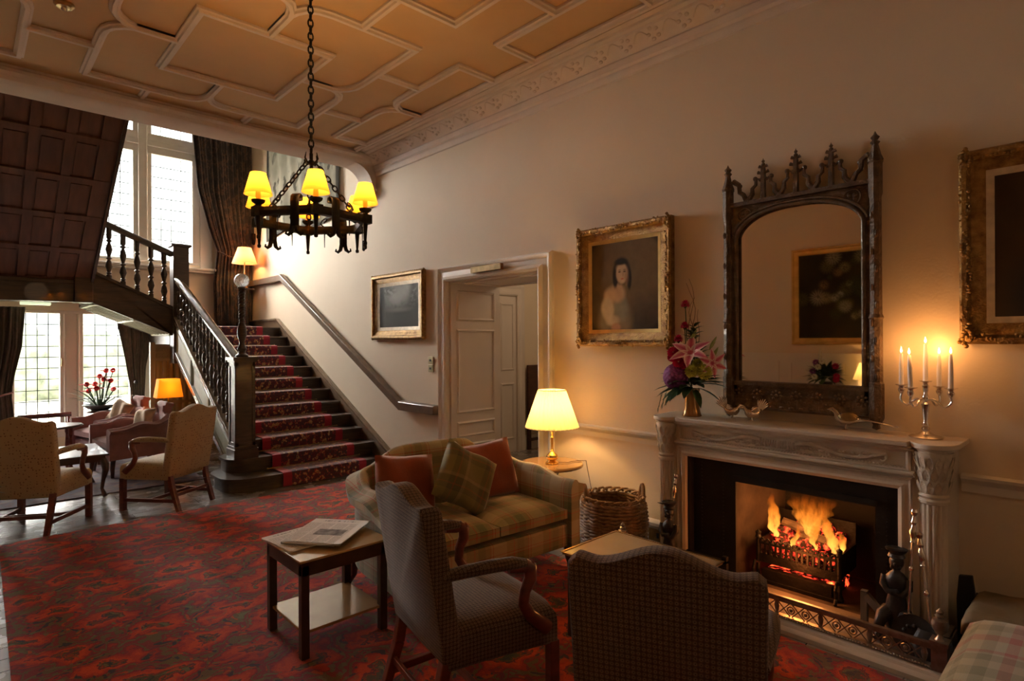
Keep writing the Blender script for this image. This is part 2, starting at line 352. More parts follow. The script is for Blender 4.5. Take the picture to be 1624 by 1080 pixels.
# ------------------------------------------------------------------ mesh helpers
class MB:
    """collects shapes into ONE mesh"""
    def __init__(s): s.bm = bmesh.new(); s.uv = s.bm.loops.layers.uv.new('UVMap'); s.keep = s.bm.faces.layers.int.new('keep')
    def _uvset(s, f, uvs):
        for l, q in zip(f.loops, uvs): l[s.uv].uv = q
        f[s.keep] = 1
    def box(s, c, d, rz=0, M=None):
        hx, hy, hz = d[0] / 2, d[1] / 2, d[2] / 2
        m = Matrix.Translation(c) @ (Matrix.Rotation(rz, 4, 'Z') if rz else Matrix()) @ (M or Matrix())
        v = [s.bm.verts.new(m @ Vector((x * hx, y * hy, z * hz))) for x in (-1, 1) for y in (-1, 1) for z in (-1, 1)]
        for f in ((0, 1, 3, 2), (4, 6, 7, 5), (0, 4, 5, 1), (2, 3, 7, 6), (0, 2, 6, 4), (1, 5, 7, 3)): s.bm.faces.new([v[i] for i in f])
        return s
    def bx(s, x0, x1, y0, y1, z0, z1): return s.box(((x0 + x1) / 2, (y0 + y1) / 2, (z0 + z1) / 2), (abs(x1 - x0), abs(y1 - y0), abs(z1 - z0)))
    def bar(s, a, b, w, h, up=(0, 0, 1), w2=None, h2=None):
        a, b = Vector(a), Vector(b); d = (b - a).normalized(); up = Vector(up)
        if abs(d.dot(up)) > .99: up = Vector((0, 1, 0))
        r = d.cross(up).normalized(); u = r.cross(d)
        w2 = w if w2 is None else w2; h2 = h if h2 is None else h2; vs = []
        for p, ww, hh in ((a, w, h), (b, w2, h2)):
            for i, j in ((-1, -1), (1, -1), (1, 1), (-1, 1)): vs.append(s.bm.verts.new(p + r * i * ww / 2 + u * j * hh / 2))
        for f in ((3, 2, 1, 0), (4, 5, 6, 7), (0, 1, 5, 4), (1, 2, 6, 5), (2, 3, 7, 6), (3, 0, 4, 7)): s.bm.faces.new([vs[i] for i in f])
        return s
    def lathe(s, prof, c=(0, 0, 0), seg=20, M=None, a0=0, a1=2 * PI, sx=1, sy=1):
        m = Matrix.Translation(c) @ (M or Matrix()); full = abs(a1 - a0 - 2 * PI) < 1e-6
        n = seg if full else seg + 1; rings = []
        for r, z in prof:
            rings.append([s.bm.verts.new(m @ Vector((r * sx * math.cos(a0 + (a1 - a0) * k / seg), r * sy * math.sin(a0 + (a1 - a0) * k / seg), z))) for k in range(n)])
        for A, B in zip(rings, rings[1:]):
            for k in range(seg):
                k2 = (k + 1) % n
                try: s.bm.faces.new([A[k], A[k2], B[k2], B[k]])
                except ValueError: pass
        if full:
            if prof[0][0] > 1e-4: s.bm.faces.new(rings[0][::-1])
            if prof[-1][0] > 1e-4: s.bm.faces.new(rings[-1])
        return s
    def tube(s, pts, r, seg=8, cap=True, flat=1.0, closed=False):
        pts = [Vector(p) for p in pts]; n = len(pts); rr = r if isinstance(r, (list, tuple)) else [r] * n
        prev = None; rings = []
        for i, p in enumerate(pts):
            if closed: d = (pts[(i + 1) % n] - pts[i - 1]).normalized()
            else: d = (pts[min(i + 1, n - 1)] - pts[max(i - 1, 0)]).normalized()
            if prev is None:
                u = Vector((0, 0, 1)) if abs(d.z) < .9 else Vector((1, 0, 0))
                u = (u - d * u.dot(d)).normalized()
            else:
                u = prev - d * prev.dot(d)
                u = u.normalized() if u.length > 1e-6 else prev
            prev = u; w = d.cross(u)
            rings.append([s.bm.verts.new(p + (u * math.cos(2 * PI * k / seg) * flat + w * math.sin(2 * PI * k / seg)) * rr[i]) for k in range(seg)])
        m = n if closed else n - 1
        for i in range(m):
            A, B = rings[i], rings[(i + 1) % n]
            for k in range(seg): s.bm.faces.new([A[k], A[(k + 1) % seg], B[(k + 1) % seg], B[k]])
        if cap and not closed: s.bm.faces.new(rings[0][::-1]); s.bm.faces.new(rings[-1])
        return s
    def prism(s, poly, axis, a, b, M=None):
        """poly: 2D outline; axis 'x': (y,z) ; 'y': (x,z) ; 'z': (x,y)"""
        m = M or Matrix()
        def P(q, t): return m @ Vector({'x': (t, q[0], q[1]), 'y': (q[0], t, q[1]), 'z': (q[0], q[1], t)}[axis])
        A = [s.bm.verts.new(P(q, a)) for q in poly]; B = [s.bm.verts.new(P(q, b)) for q in poly]; n = len(poly)
        s.bm.faces.new(A); s.bm.faces.new(B[::-1])
        for k in range(n): s.bm.faces.new([A[k], B[k], B[(k + 1) % n], A[(k + 1) % n]])
        return s
    def sweep(s, path, prof, closed=False, up=(0, 0, 1)):
        """prof: list of (side, up) offsets, swept with mitred corners along path in a plane perpendicular to up"""
        path = [Vector(p) for p in path]; n = len(path); up = Vector(up); rings = []
        for i, p in enumerate(path):
            a = path[i - 1] if (i > 0 or closed) else None; c = path[(i + 1) % n] if (i < n - 1 or closed) else None
            d1 = (p - a).normalized() if a is not None else None; d2 = (c - p).normalized() if c is not None else None
            d1 = d1 or d2; d2 = d2 or d1
            s1, s2 = d1.cross(up).normalized(), d2.cross(up).normalized(); sd = (s1 + s2)
            sd = sd.normalized() if sd.length > 1e-6 else s1
            k = 1 / max(.35, sd.dot(s1))
            rings.append([s.bm.verts.new(p + sd * k * q[0] + up * q[1]) for q in prof])
        m = len(prof)
        for i in range(n if closed else n - 1):
            A, B = rings[i], rings[(i + 1) % n]
            for k in range(m): s.bm.faces.new([A[k], A[(k + 1) % m], B[(k + 1) % m], B[k]])
        if not closed: s.bm.faces.new(rings[0][::-1]); s.bm.faces.new(rings[-1])
        return s
    def loft(s, rings, closed=True, caps=True):
        V = [[s.bm.verts.new(p) for p in r] for r in rings]; m = len(V[0])
        for A, B in zip(V, V[1:]):
            for k in range(m if closed else m - 1): s.bm.faces.new([A[k], A[(k + 1) % m], B[(k + 1) % m], B[k]])
        if caps and closed: s.bm.faces.new(V[0][::-1]); s.bm.faces.new(V[-1])
        return s
    def ball(s, c, r, seg=14, M=None):
        if isinstance(r, (int, float)): r = (r, r, r)
        n = seg; prof = [(max(1e-5, math.sin(PI * i / n)), -math.cos(PI * i / n)) for i in range(n + 1)]
        m = Matrix.Translation(c) @ (M or Matrix()) @ Matrix.Diagonal((r[0], r[1], r[2], 1))
        return s.lathe(prof, (0, 0, 0), seg=n + 2, M=m)
    def grid(s, fn, nu, nv, closed_u=False):
        V = [[s.bm.verts.new(fn(i / nu, j / nv)) for j in range(nv + 1)] for i in range(nu if closed_u else nu + 1)]
        for i in range(nu):
            i2 = (i + 1) % len(V)
            for j in range(nv):
                f = s.bm.faces.new([V[i][j], V[i2][j], V[i2][j + 1], V[i][j + 1]])
                s._uvset(f, [(i / nu, j / nv), ((i + 1) / nu, j / nv), ((i + 1) / nu, (j + 1) / nv), (i / nu, (j + 1) / nv)])
        return s
    def leafq(s, base, d, length, width, n, bend=.2, seg=5):
        """a pointed leaf or petal with a little thickness of curl"""
        base = Vector(base); d = Vector(d).normalized(); n = Vector(n); w = d.cross(n).normalized(); n = w.cross(d).normalized()
        rows = []
        for i in range(seg + 1):
            t = i / seg; ww = width * math.sin(PI * min(1, t * .93 + .07)) ** .8 * .5
            p = base + d * length * t - n * bend * length * t * t
            rows.append([s.bm.verts.new(p - w * ww + n * ww * .3), s.bm.verts.new(p), s.bm.verts.new(p + w * ww + n * ww * .3)])
        for i in range(seg):
            for k in range(2):
                f = s.bm.faces.new([rows[i][k], rows[i][k + 1], rows[i + 1][k + 1], rows[i + 1][k]])
                s._uvset(f, [(k / 2, i / seg), ((k + 1) / 2, i / seg), ((k + 1) / 2, (i + 1) / seg), (k / 2, (i + 1) / seg)])
        return s
    def build(s, name, mat, parent=None, smooth=35, bevel=0, bseg=2, sub=0, thick=0, merge=True, mats=None, keepuv=False):
        bm = s.bm
        if merge: bmesh.ops.remove_doubles(bm, verts=bm.verts, dist=1e-5)
        bmesh.ops.recalc_face_normals(bm, faces=bm.faces)
        for f in bm.faces:
            if keepuv and f[s.keep]: continue
            nx, ny, nz = abs(f.normal.x), abs(f.normal.y), abs(f.normal.z)
            for l in f.loops:
                c = l.vert.co
                if nz >= nx and nz >= ny: l[s.uv].uv = (c.x, c.y)
                elif ny >= nx: l[s.uv].uv = (c.x, c.z)
                else: l[s.uv].uv = (c.y, c.z)
        for f in bm.faces: f.smooth = bool(smooth)
        me = bpy.data.meshes.new(name); bm.to_mesh(me); bm.free()
        o = bpy.data.objects.new(name, me); COL.objects.link(o)
        me.materials.append(MT[mat] if isinstance(mat, str) else mat)
        if smooth and smooth < 180: me.set_sharp_from_angle(angle=math.radians(smooth))
        if bevel:
            b = o.modifiers.new('bevel', 'BEVEL'); b.width = bevel; b.segments = bseg; b.limit_method = 'ANGLE'; b.angle_limit = math.radians(40)
        if sub:
            q = o.modifiers.new('sub', 'SUBSURF'); q.levels = sub; q.render_levels = sub
        if thick:
            q = o.modifiers.new('solid', 'SOLIDIFY'); q.thickness = thick; q.offset = 0
        if parent is not None: o.parent = parent
        return o

def thing(name, label, cat, loc=(0, 0, 0), rz=0, group=None):
    o = bpy.data.objects.new(name, None); COL.objects.link(o); o.location = loc; o.rotation_euler = (0, 0, rz)
    o.empty_display_size = .1; o['label'] = label; o['category'] = cat
    if group: o['group'] = group
    return o
def tag(o, label, cat, group=None, kind=None):
    if label: o['label'] = label
    if cat: o['category'] = cat
    if group: o['group'] = group
    if kind: o['kind'] = kind
    return o
def struct(o, label=None):
    o['kind'] = 'structure'
    if label: o['label'] = label
    return o
def copy_tree(o, parent=None):
    c = o.copy(); COL.objects.link(c)
    if parent is not None: c.parent = parent
    for ch in list(o.children): copy_tree(ch, c)
    return c
def painted(name, mat, fn, w, h, nu, nv, parent, M):
    """flat canvas in local x (width) and z (height); pigment colours by fn(u,v)"""
    bm = bmesh.new(); cl = bm.verts.layers.float_color.new('pigment'); V = [[bm.verts.new(M @ Vector(((i / nu - .5) * w, 0, (j / nv - .5) * h))) for j in range(nv + 1)] for i in range(nu + 1)]
    for i in range(nu + 1):
        for j in range(nv + 1):
            c = fn(i / nu, j / nv); V[i][j][cl] = (c[0], c[1], c[2], 1)
    for i in range(nu):
        for j in range(nv): bm.faces.new([V[i][j], V[i + 1][j], V[i + 1][j + 1], V[i][j + 1]])
    bmesh.ops.recalc_face_normals(bm, faces=bm.faces)
    me = bpy.data.meshes.new(name); bm.to_mesh(me); bm.free(); me.materials.append(MT[mat])
    o = bpy.data.objects.new(name, me); COL.objects.link(o); o.parent = parent
    return o
def lerp(a, b, t): return tuple(x + (y - x) * t for x, y in zip(a, b))
def sm(e0, e1, x):
    t = max(0, min(1, (x - e0) / (e1 - e0))); return t * t * (3 - 2 * t)
def ell(u, v, cu, cv, ru, rv, soft=.15, rot=0):
    du, dv = u - cu, v - cv; c, s_ = math.cos(rot), math.sin(rot); a, b = (du * c + dv * s_) / ru, (-du * s_ + dv * c) / rv
    return 1 - sm(1 - soft, 1 + soft, math.hypot(a, b))
def fbm(u, v, s=4, seed=0): return noise.fractal(Vector((u * s, v * s, seed)), 1.0, 2.0, 5) * .5 + .5
def interp(tab, z):
    tab = sorted(tab)
    if z <= tab[0][0]: return tab[0][1]
    for (a, x), (b, y) in zip(tab, tab[1:]):
        if z <= b: return x + (y - x) * (z - a) / (b - a)
    return tab[-1][1]

# ================================================================== THE ROOM
XW = 3.77          # fireplace wall
XL = -.39          # opposite wall
YB = 6.40          # beam between room and stair hall
YF = 10.9          # window wall of the stair hall
ZC = 3.88
# floor
struct(MB().bx(-2.6, 7.5, -2.6, 11.1, -.1, 0).build('floor', 'floor_boards'))
# carpet
b = MB(); b.prism([(.06, -2.4), (3.07, -2.4), (3.07, 5.89), (.19, 5.89)], 'z', 0.001, .014)
tag(b.build('carpet', 'carpet_red'), 'large red carpet with orange and olive floral medallions covering the sitting room floor', 'carpet')
tag(MB().bx(-1.6, 1.98, 7.15, 10.1, 0.001, .012).build('rug', 'rug_faded'), 'faded pinkish grey patterned rug under the hall tables by the windows', 'rug')

# right wall with door opening and fireplace opening
w = MB(); T = 4.45
w.bx(XW, T, -2.6, .80, 0, 6.3); w.bx(XW, T, .80, 2.0, .80, 6.3); w.bx(XW, T, 2.0, 3.60, 0, 6.3)
w.bx(XW, T, 3.60, 4.95, 2.18, 6.3); w.bx(XW, T, 4.95, YF + .3, 0, 6.3)
struct(w.build('wall_right', 'wall_paint', smooth=0))
struct(MB().bx(XL - .2, XL, -2.6, YB, 0, 6.3).build('wall_left', 'wall_paint', smooth=0))
struct(MB().bx(XL, T, -2.8, -2.6, 0, 6.3).build('wall_back', 'wall_paint', smooth=0))
struct(MB().bx(-2.8, XL - .2, YB - .2, YB, 0, 6.3).build('wall_hall_near', 'wall_paint', smooth=0))
struct(MB().bx(-2.8, -2.6, YB, YF + .3, 0, 6.3).build('wall_hall_left', 'wall_paint', smooth=0))
# far wall with window openings: (x0,x1,z0,z1)
def wall_with_holes(x0, x1, z0, z1, holes, y0, y1):
    b = MB(); xs = sorted({x0, x1, *[h[0] for h in holes], *[h[1] for h in holes]}); zs = sorted({z0, z1, *[h[2] for h in holes], *[h[3] for h in holes]})
    for a, c in zip(xs, xs[1:]):
        for d, e in zip(zs, zs[1:]):
            mx, mz = (a + c) / 2, (d + e) / 2
            if any(h[0] < mx < h[1] and h[2] < mz < h[3] for h in holes): continue
            b.bx(a, c, y0, y1, d, e)
    return b
WIN = (.85, 2.95, 2.86, 5.35); DOORS = (-.55, 2.25, .14, 2.03)
struct(wall_with_holes(-2.8, T, 0, 6.3, [WIN, DOORS], YF, YF + .3).build('wall_far', 'wall_paint', smooth=0))
# ceilings
ceil = struct(MB().bx(XL, XW, -2.6, YB, ZC, ZC + .12).build('ceiling', 'ceiling_peach', smooth=0))
struct(MB().bx(-2.8, T, YB, YF + .3, 6.3, 6.4).build('ceiling_hall', 'white_paint', smooth=0))

# plaster ribs of the ceiling, one repeat mirrored over the room
RIB = [(-.034, 0), (-.034, -.018), (-.02, -.024), (-.014, -.040), (.014, -.040), (.02, -.024), (.034, -.018), (.034, 0)]
def arc(cx, cy, r, a0, a1, n=6): return [(cx + r * math.cos(a0 + (a1 - a0) * i / n), cy + r * math.sin(a0 + (a1 - a0) * i / n)) for i in range(n + 1)]
tile = [[(.48, 0), (.48, .56), (0, .56)],
        [(0, .56), (0, .92)] + [(.02, 1.0), (.06, 1.07), (.13, 1.11), (.22, 1.125)] + [(.93, 1.125), (.93, .26), (.92, .17), (.885, .09), (.83, .03), (.77, 0), (.48, 0)],
        [(.93, .53), (1.36, .53)], [(1.76, 1.125), (1.36, 1.125), (1.36, .2), (1.375, .12), (1.42, .05), (1.49, 0), (1.76, 0)],
        [(.46, 1.125), (.46, 1.375)]]
ribs = MB(); kk = 0
for cy in (4.98, 2.23, -.52):
    for sx in (1, -1):
        for sy in (1, -1):
            for t in tile:
                pts = [(1.69 + sx * p[0], cy + sy * p[1]) for p in t]
                if sx * sy < 0: pts = pts[::-1]
                kk += 1; dz = .0006 * (kk % 7)
                ribs.sweep([(p[0], p[1], ZC - dz) for p in pts], RIB)
for x in (1.69 + 1.76, 1.69 - 1.76): ribs.sweep([(x, -2.5, ZC - .005), (x, 6.36, ZC - .005)], RIB)
o = ribs.build('ceiling_rib', 'plaster', ceil, merge=False); o['kind'] = 'structure'

# cornice on the right wall (and the opposite one): stepped mouldings and a carved band
CP = [(0, 3.60), (.018, 3.605), (.03, 3.63), (.028, 3.66), (.05, 3.675), (.055, 3.72), (.045, 3.735), (.07, 3.75), (.155, 3.825), (.16, 3.84), (.20, 3.845), (.205, 3.86), (.25, 3.865), (.25, ZC), (0, ZC)]
def cornice(sgn, x, nm_):
    b = MB(); b.prism([(x - sgn * p[0], p[1]) for p in CP], 'y', -2.6, YB + .02)
    o = struct(b.build(nm_, 'plaster', smooth=30))
    c = MB()   # leaf and scroll lumps in the band
    for k in range(36):
        y = -2.3 + k * .245
        for j in range(5):
            a = j * 2 * PI / 5
            c.ball((x - sgn * (.110 + .03 * math.sin(a)), y + .04 * math.cos(a), 3.786 + .03 * math.sin(a)), (.014, .018, .014), 6)
        c.tube([(x - sgn * (.11 + .035 * math.sin(q * .5) ), y + .05 + .018 * q, 3.788 + .03 * math.sin(q * .5)) for q in range(8)], .007, 5)
    oc = c.build('cornice_carving', 'plaster', o); oc['kind'] = 'structure'
cornice(1, XW, 'trim_1'); cornice(-1, XL, 'trim_2')
# beam
BP = [(YB, ZC), (YB, 3.86), (YB - .03, 3.84), (YB - .035, 3.81), (YB + .0, 3.79), (YB + .02, 3.755), (YB + .06, 3.735), (YB + .34, 3.735), (YB + .38, 3.76), (YB + .38, 4.4), (YB, 4.4)]
b = MB(); b.prism(BP, 'x', -2.8, XW)
# curved corner at the fireplace wall end
arcp = [(XW, 3.74), (XW - .32, 3.74)] + [(XW - .32 + .27 * math.sin(t * PI / 16), 3.74 - .29 * (1 - math.cos(t * PI / 16))) for t in range(1, 9)] + [(XW, 3.45)]
b.prism(arcp, 'y', YB + .05, YB + .34)
for q in (0, 1): b.prism([(XW - .0, 3.45), (XW - .085 + .02 * q, 3.45), (XW - .085 + .02 * q, 3.43 + .01 * q), (XW, 3.43 + .01 * q)], 'y', YB + .03 + .02 * q, YB + .36 - .02 * q)
struct(b.build('trim_3', 'plaster', smooth=30))
struct(MB().bx(-2.8, XW, YB + .01, YB + .37, 4.4, 6.3).build('wall_over_beam', 'wall_paint', smooth=0))
b = MB()
for k in range(26):
    t = k / 25; b.ball((XW - .055 * (1 - t) - .01, YB + .19 + (R.random() - .5) * .2 * (1 - t), 3.43 - t * .17), (.026, .03, .026), 7)
b.lathe([(.001, 3.24), (.03, 3.27), (.06, 3.34), (.075, 3.43)], (XW - .01, YB + .19, 0), 14)
struct(b.build('trim_4', 'plaster'))

# dado rail, baseboards
DR = [(0, .76), (.018, .76), (.02, .80), (.03, .815), (.048, .83), (.05, .845), (.03, .852), (0, .852)]
for k, (y0, y1) in enumerate(((-2.6, .585), (2.24, 3.475))):
    struct(MB().prism([(XW - p[0], p[1]) for p in DR], 'y', y0, y1).build('trim_%d' % (5 + k), 'white_paint', smooth=30))
BB = [(0, 0), (.022, 0), (.022, .15), (.030, .16), (.028, .18), (.012, .20), (0, .205)]
for nm_, y0, y1 in (('baseboard_right', -2.6, .585), ('baseboard_right_middle', 2.24, 3.475), ('baseboard_right_far', 5.135, 6.12)):
    struct(MB().prism([(XW - p[0], p[1]) for p in BB], 'y', y0, y1).build(nm_, 'white_paint', smooth=30))
struct(MB().prism([(XL + p[0], p[1]) for p in BB], 'y', -2.6, YB).build('baseboard_left', 'white_paint', smooth=30))
# wainscot on the left wall, seen in the mirror
b = MB(); b.bx(XL, XL + .02, -2.4, 6.3, .2, 1.33); b.bx(XL, XL + .05, -2.4, 6.3, 1.33, 1.37)
for k in range(11):
    y0 = -2.3 + k * .78
    for (a, c, d, e) in ((y0, y0 + .62, .3, 1.25),):
        b.sweep([(XL + .02, a, d), (XL + .02, c, d), (XL + .02, c, e), (XL + .02, a, e)], [(-.012, 0), (-.012, .012), (.012, .012), (.012, 0)], closed=True, up=(1, 0, 0))
struct(b.build('trim_7', 'white_paint', smooth=30))

# ---- door opening in the right wall: casing, panelled reveal, passage beyond
b = MB()
CS = [(0, 0), (0, .05), (.02, .062), (.035, .05), (.05, .035), (.10, .03), (.125, .045), (.14, .05), (.155, .03), (.155, 0)]
# casing as mitred sweep round the opening (path in plane x = XW)
b.sweep([(XW, 3.60, 0), (XW, 3.60, 2.18), (XW, 4.96, 2.18), (XW, 4.96, 0)], [(p[0], p[1]) for p in CS], up=(-1, 0, 0))
struct(b.build('door_1', 'white_paint', smooth=30))
dj = bpy.data.objects['door_1']
b = MB()
RX = T + .02
b.bx(XW, RX, 4.93, 4.97, 0, 2.2)
for (x0, x1, z0, z1) in ((XW + .09, RX - .10, 1.78, 2.08), (XW + .09, RX - .10, .78, 1.66), (XW + .09, RX - .10, .52, .66), (XW + .09, RX - .10, .18, .42)):
    b.sweep([(x0, 4.93, z0), (x1, 4.93, z0), (x1, 4.93, z1), (x0, 4.93, z1)], [(-.014, 0), (-.014, .010), (0, .018), (.014, .004), (.014, 0)], closed=True, up=(0, -1, 0))
o = b.build('panelled_reveal', 'door_paint', dj, smooth=30)
b = MB(); b.bx(XW, RX, 3.58, 3.61, 0, 2.2); b.bx(XW, RX, 3.6, 4.95, 2.165, 2.2)
b.sweep([(XW + .1, 3.75, 2.165), (RX - .1, 3.75, 2.165), (RX - .1, 4.8, 2.165), (XW + .1, 4.8, 2.165)], [(-.014, 0), (-.014, .010), (0, .018), (.014, .004), (.014, 0)], closed=True, up=(0, 0, -1))
b.build('door_lining', 'door_paint', dj, smooth=30)
for c in dj.children: c['kind'] = 'structure'
# passage
struct(MB().bx(T, 7.4, 5.88, 6.0, 0, 3.0).build('wall_passage_far', 'wall_paint', smooth=0))
struct(MB().bx(T, 7.4, 2.2, 2.3, 0, 3.0).build('wall_passage_near', 'wall_paint', smooth=0))
struct(MB().bx(7.4, 7.5, 2.2, 6.0, 0, 3.0).build('wall_passage_end', 'wall_paint', smooth=0))
struct(MB().bx(T, 7.5, 2.2, 6.0, 3.0, 3.1).build('ceiling_passage', 'white_paint', smooth=0))
b = MB(); b.sweep([(4.97, 5.88, 0), (4.97, 5.88, 2.17), (5.62, 5.88, 2.17), (5.62, 5.88, 0)], [(-p[0], p[1]) for p in CS], up=(0, -1, 0))
d2 = struct(b.build('door_2', 'door_paint', smooth=30))
b = MB(); b.bx(4.97, 5.62, 5.862, 5.9, 0, 2.17)
for (z0, z1) in ((1.15, 2.05), (.2, .95)):
    for (x0, x1) in ((5.04, 5.26), (5.34, 5.56)):
        b.sweep([(x0, 5.862, z0), (x1, 5.862, z0), (x1, 5.862, z1), (x0, 5.862, z1)], [(-.014, 0), (-.014, .010), (0, .018), (.014, .004), (.014, 0)], closed=True, up=(0, -1, 0))
o = b.build('door_leaf', 'door_paint', d2, smooth=30); o['kind'] = 'structure'
struct(MB().bx(5.78, 7.4, 5.86, 5.88, 0, .2).build('baseboard_passage', 'white_paint', smooth=0))
lamp('passage_fill', 'POINT', (5.6, 4.2, 2.6), 9, (1, .74, .48), .15)  # added warm fill light, no fixture in the passage

# ================================================================== WINDOWS
def leaded(name, x0, x1, z0, z1, nx, nz, y, parent, rad=.011):
    b = MB()
    for i in range(1, nx): b.box((x0 + (x1 - x0) * i / nx, y, (z0 + z1) / 2), (rad, .008, z1 - z0))
    for j in range(1, nz): b.box(((x0 + x1) / 2, y, z0 + (z1 - z0) * j / nz), (x1 - x0, .008, rad))
    o = b.build('lead_bars', 'black_iron', parent, smooth=0); o['kind'] = 'structure'
    g = MB().bx(x0 - .01, x1 + .01, y + .006, y + .010, z0 - .01, z1 + .01).build('window_pane', 'window_glass', parent, smooth=0); g['kind'] = 'structure'
# stair window
wf = MB()
Wx0, Wx1, Wz0, Wz1 = WIN
lights = [(.93, 1.14), (1.36, 1.975), (2.24, 2.833)]
yA, yB = YF - .01, YF + .16
for (a, c) in ((Wx0, .93), (1.14, 1.36), (1.975, 2.24), (2.833, Wx1)): wf.bx(a, c, yA, yB, Wz0, Wz1)
for (a, c) in ((Wz0, 2.90), (4.62, 4.95), (5.3, Wz1)): wf.bx(Wx0, Wx1, yA - .004, yB + .004, a, c)
for (a, c) in ((1.14, 1.36), (1.975, 2.24)): wf.bx(a + .07, c - .07, yA - .04, yA + .01, Wz0, Wz1)
wf.bx(Wx0, Wx1, yA - .03, yA + .02, 4.74, 4.83)
win = struct(wf.build('window_1', 'stone_jamb', smooth=0, bevel=.012))
for (a, c) in lights:
    n = 4 if c - a > .4 else 2
    leaded('w', a, c, 2.90, 4.62, n, 10, YF + .09, win); leaded('w', a, c, 4.95, 5.3, n, 2, YF + .09, win)
b = MB(); b.bx(Wx0 - .1, 3.17, YF - .16, YF + .05, 2.76, 2.80); b.bx(Wx0 - .1, 3.15, YF - .13, YF, 2.72, 2.76); b.bx(2.95, 3.14, YF - .02, YF + .02, 2.80, 5.4)
o = b.build('window_sill', 'white_paint', win, smooth=0, bevel=.008); o['kind'] = 'structure'
# garden doors below
Dx0, Dx1, Dz0, Dz1 = DOORS
wf = MB(); DL = [(-.42, .28), (.53, 1.043), (1.33, 1.93)]
for (a, c) in ((Dx0, -.42), (.28, .53), (1.043, 1.33), (1.93, Dx1)): wf.bx(a, c, YF + .02, YF + .14, Dz0, Dz1)
wf.bx(Dx0, Dx1, YF + .016, YF + .144, 1.985, Dz1); wf.bx(Dx0, Dx1, YF + .016, YF + .144, Dz0, .36)
wf.bx(1.09, 1.12, YF - .0, YF + .03, Dz0, 1.985); wf.bx(1.25, 1.28, YF - .0, YF + .03, Dz0, 1.985)
win2 = struct(wf.build('window_2', 'door_paint', smooth=0, bevel=.008))
for (a, c) in DL: leaded('w', a, c, .36, 1.985, 4, 10, YF + .08, win2)
o = MB().bx(1.06, 1.075, YF - .03, YF + .02, 1.2, 1.32).build('window_handle', 'brass_old', win2); o['kind'] = 'structure'
# outdoors
tag(MB().bx(-14, 16, 11.4, 40, -.4, -.3).build('lawn', 'garden', smooth=0), 'pale sunlit garden lawn seen through the leaded windows', 'lawn', kind='structure')
b = MB()
for k in range(26): b.ball((-11 + k * .95, 24 + R.random() * 1.5, .3 + R.random() * .3), (1.0, .9, 1.2 + R.random() * .5), 8)
tag(b.build('garden_hedge', 'hedge', smooth=60, merge=False), 'soft green hedge at the end of the garden outside', 'hedge')

# ================================================================== STAIRCASE (structure of the hall)
RIS, RUN, NY = .148, .294, 6.17
SX0 = 2.20   # balustrade line
st = MB(); trd = MB()
for k in range(1, 13):
    y = NY + RUN * (k - 1); z = RIS * k
    x0 = SX0 + .02
    if 2 < k < 12:
        st.bx(x0, XW - .04, y + .02, y + RUN + .03, max(0, z - .36), z - .028)
        trd.bx(x0, XW - .04, y - .012, y + RUN + .02, z - .028, z)
st.bx(SX0 + .02, XW - .04, NY + RUN * 11 + .02, NY + RUN * 11 + .06, 1.50, 1.748)
stair = thing('staircase', 'dark oak staircase rising from the hall floor to the window landing', 'staircase')
st.build('riser', 'oak_dark', stair, smooth=0); trd.build('tread', 'oak_dark', stair, smooth=30, bevel=.008)
# curtail steps under the newel
b = MB()
def curtail(b, z0, z1, x0, x1, yf, yb, r):
    pts = [(x1, yf)] + [(x0 + r - r * math.sin(t * PI / 20), yf + r - r * math.cos(t * PI / 20)) for t in range(0, 11)] + \
          [(x0 + r * .9 * (1 - math.cos(t * PI / 16)), yb - r * .9 + r * .9 * math.sin(t * PI / 16)) for t in range(0, 9)] + [(x1, yb)]
    b.prism(pts, 'z', z0, z1)
curtail(b, 0, .12, 1.93, 3.72, 6.19, 6.86, .25); curtail(b, .12, .148, 1.90, 3.73, 6.155, 6.89, .27)
curtail(b, .148, .268, 2.04, 3.72, 6.49, 6.92, .16); curtail(b, .268, .296, 2.02, 3.73, 6.452, 6.94, .18)
b.build('curtail_step', 'oak_dark', stair, smooth=30)
# landing
b = MB(); b.bx(SX0 - .05, XW, NY + RUN * 11 - .012, YF, 1.748, 1.776); b.bx(SX0 - .05, XW, NY + RUN * 11 + .03, YF, 1.52, 1.748)
b.build('landing', 'oak_dark', stair, smooth=0)
# sloped underside
def zline(y): return RIS + (y - NY) * RIS / RUN
b = MB(); b.prism([(6.9, zline(6.9) - .36), (6.9, zline(6.9) - .39), (9.45, zline(9.45) - .39), (9.45, zline(9.45) - .36)], 'x', SX0 + .02, XW)
b.build('soffit', 'oak_dark', stair, smooth=0)
# outer string; its panels have the green window light in their colour (plane x = SX0, facing the hall)
ya, yb = 6.62, 9.28
sl = RIS / RUN
def zt(y): return .30 + (y - 6.55) * .60      # top line of the string
b = MB()
def zlow(y): return max(0, .16 + (y - 7.07) * .56)
b.prism([(ya, 0), (ya, zt(ya)), (yb, zt(yb)), (yb, zlow(yb)), (7.07, .16), (6.95, 0)], 'x', SX0 - .02, SX0 + .03)
b.build('outer_string', 'oak_dark', stair, smooth=0)
b = MB()   # capping and lower mouldings
for f, off, w_, h_ in ((zt, 0, .10, .05), (zt, -.07, .075, .02)):
    b.bar((SX0 - .005, ya, f(ya) + off), (SX0 - .005, yb, f(yb) + off), w_, h_)
b.bar((SX0 - .02, 7.0, .15), (SX0 - .02, yb, zlow(yb) + .03), .04, .07)
b.build('string_moulding', 'oak_rail', stair, smooth=0, bevel=.006)
b = MB()
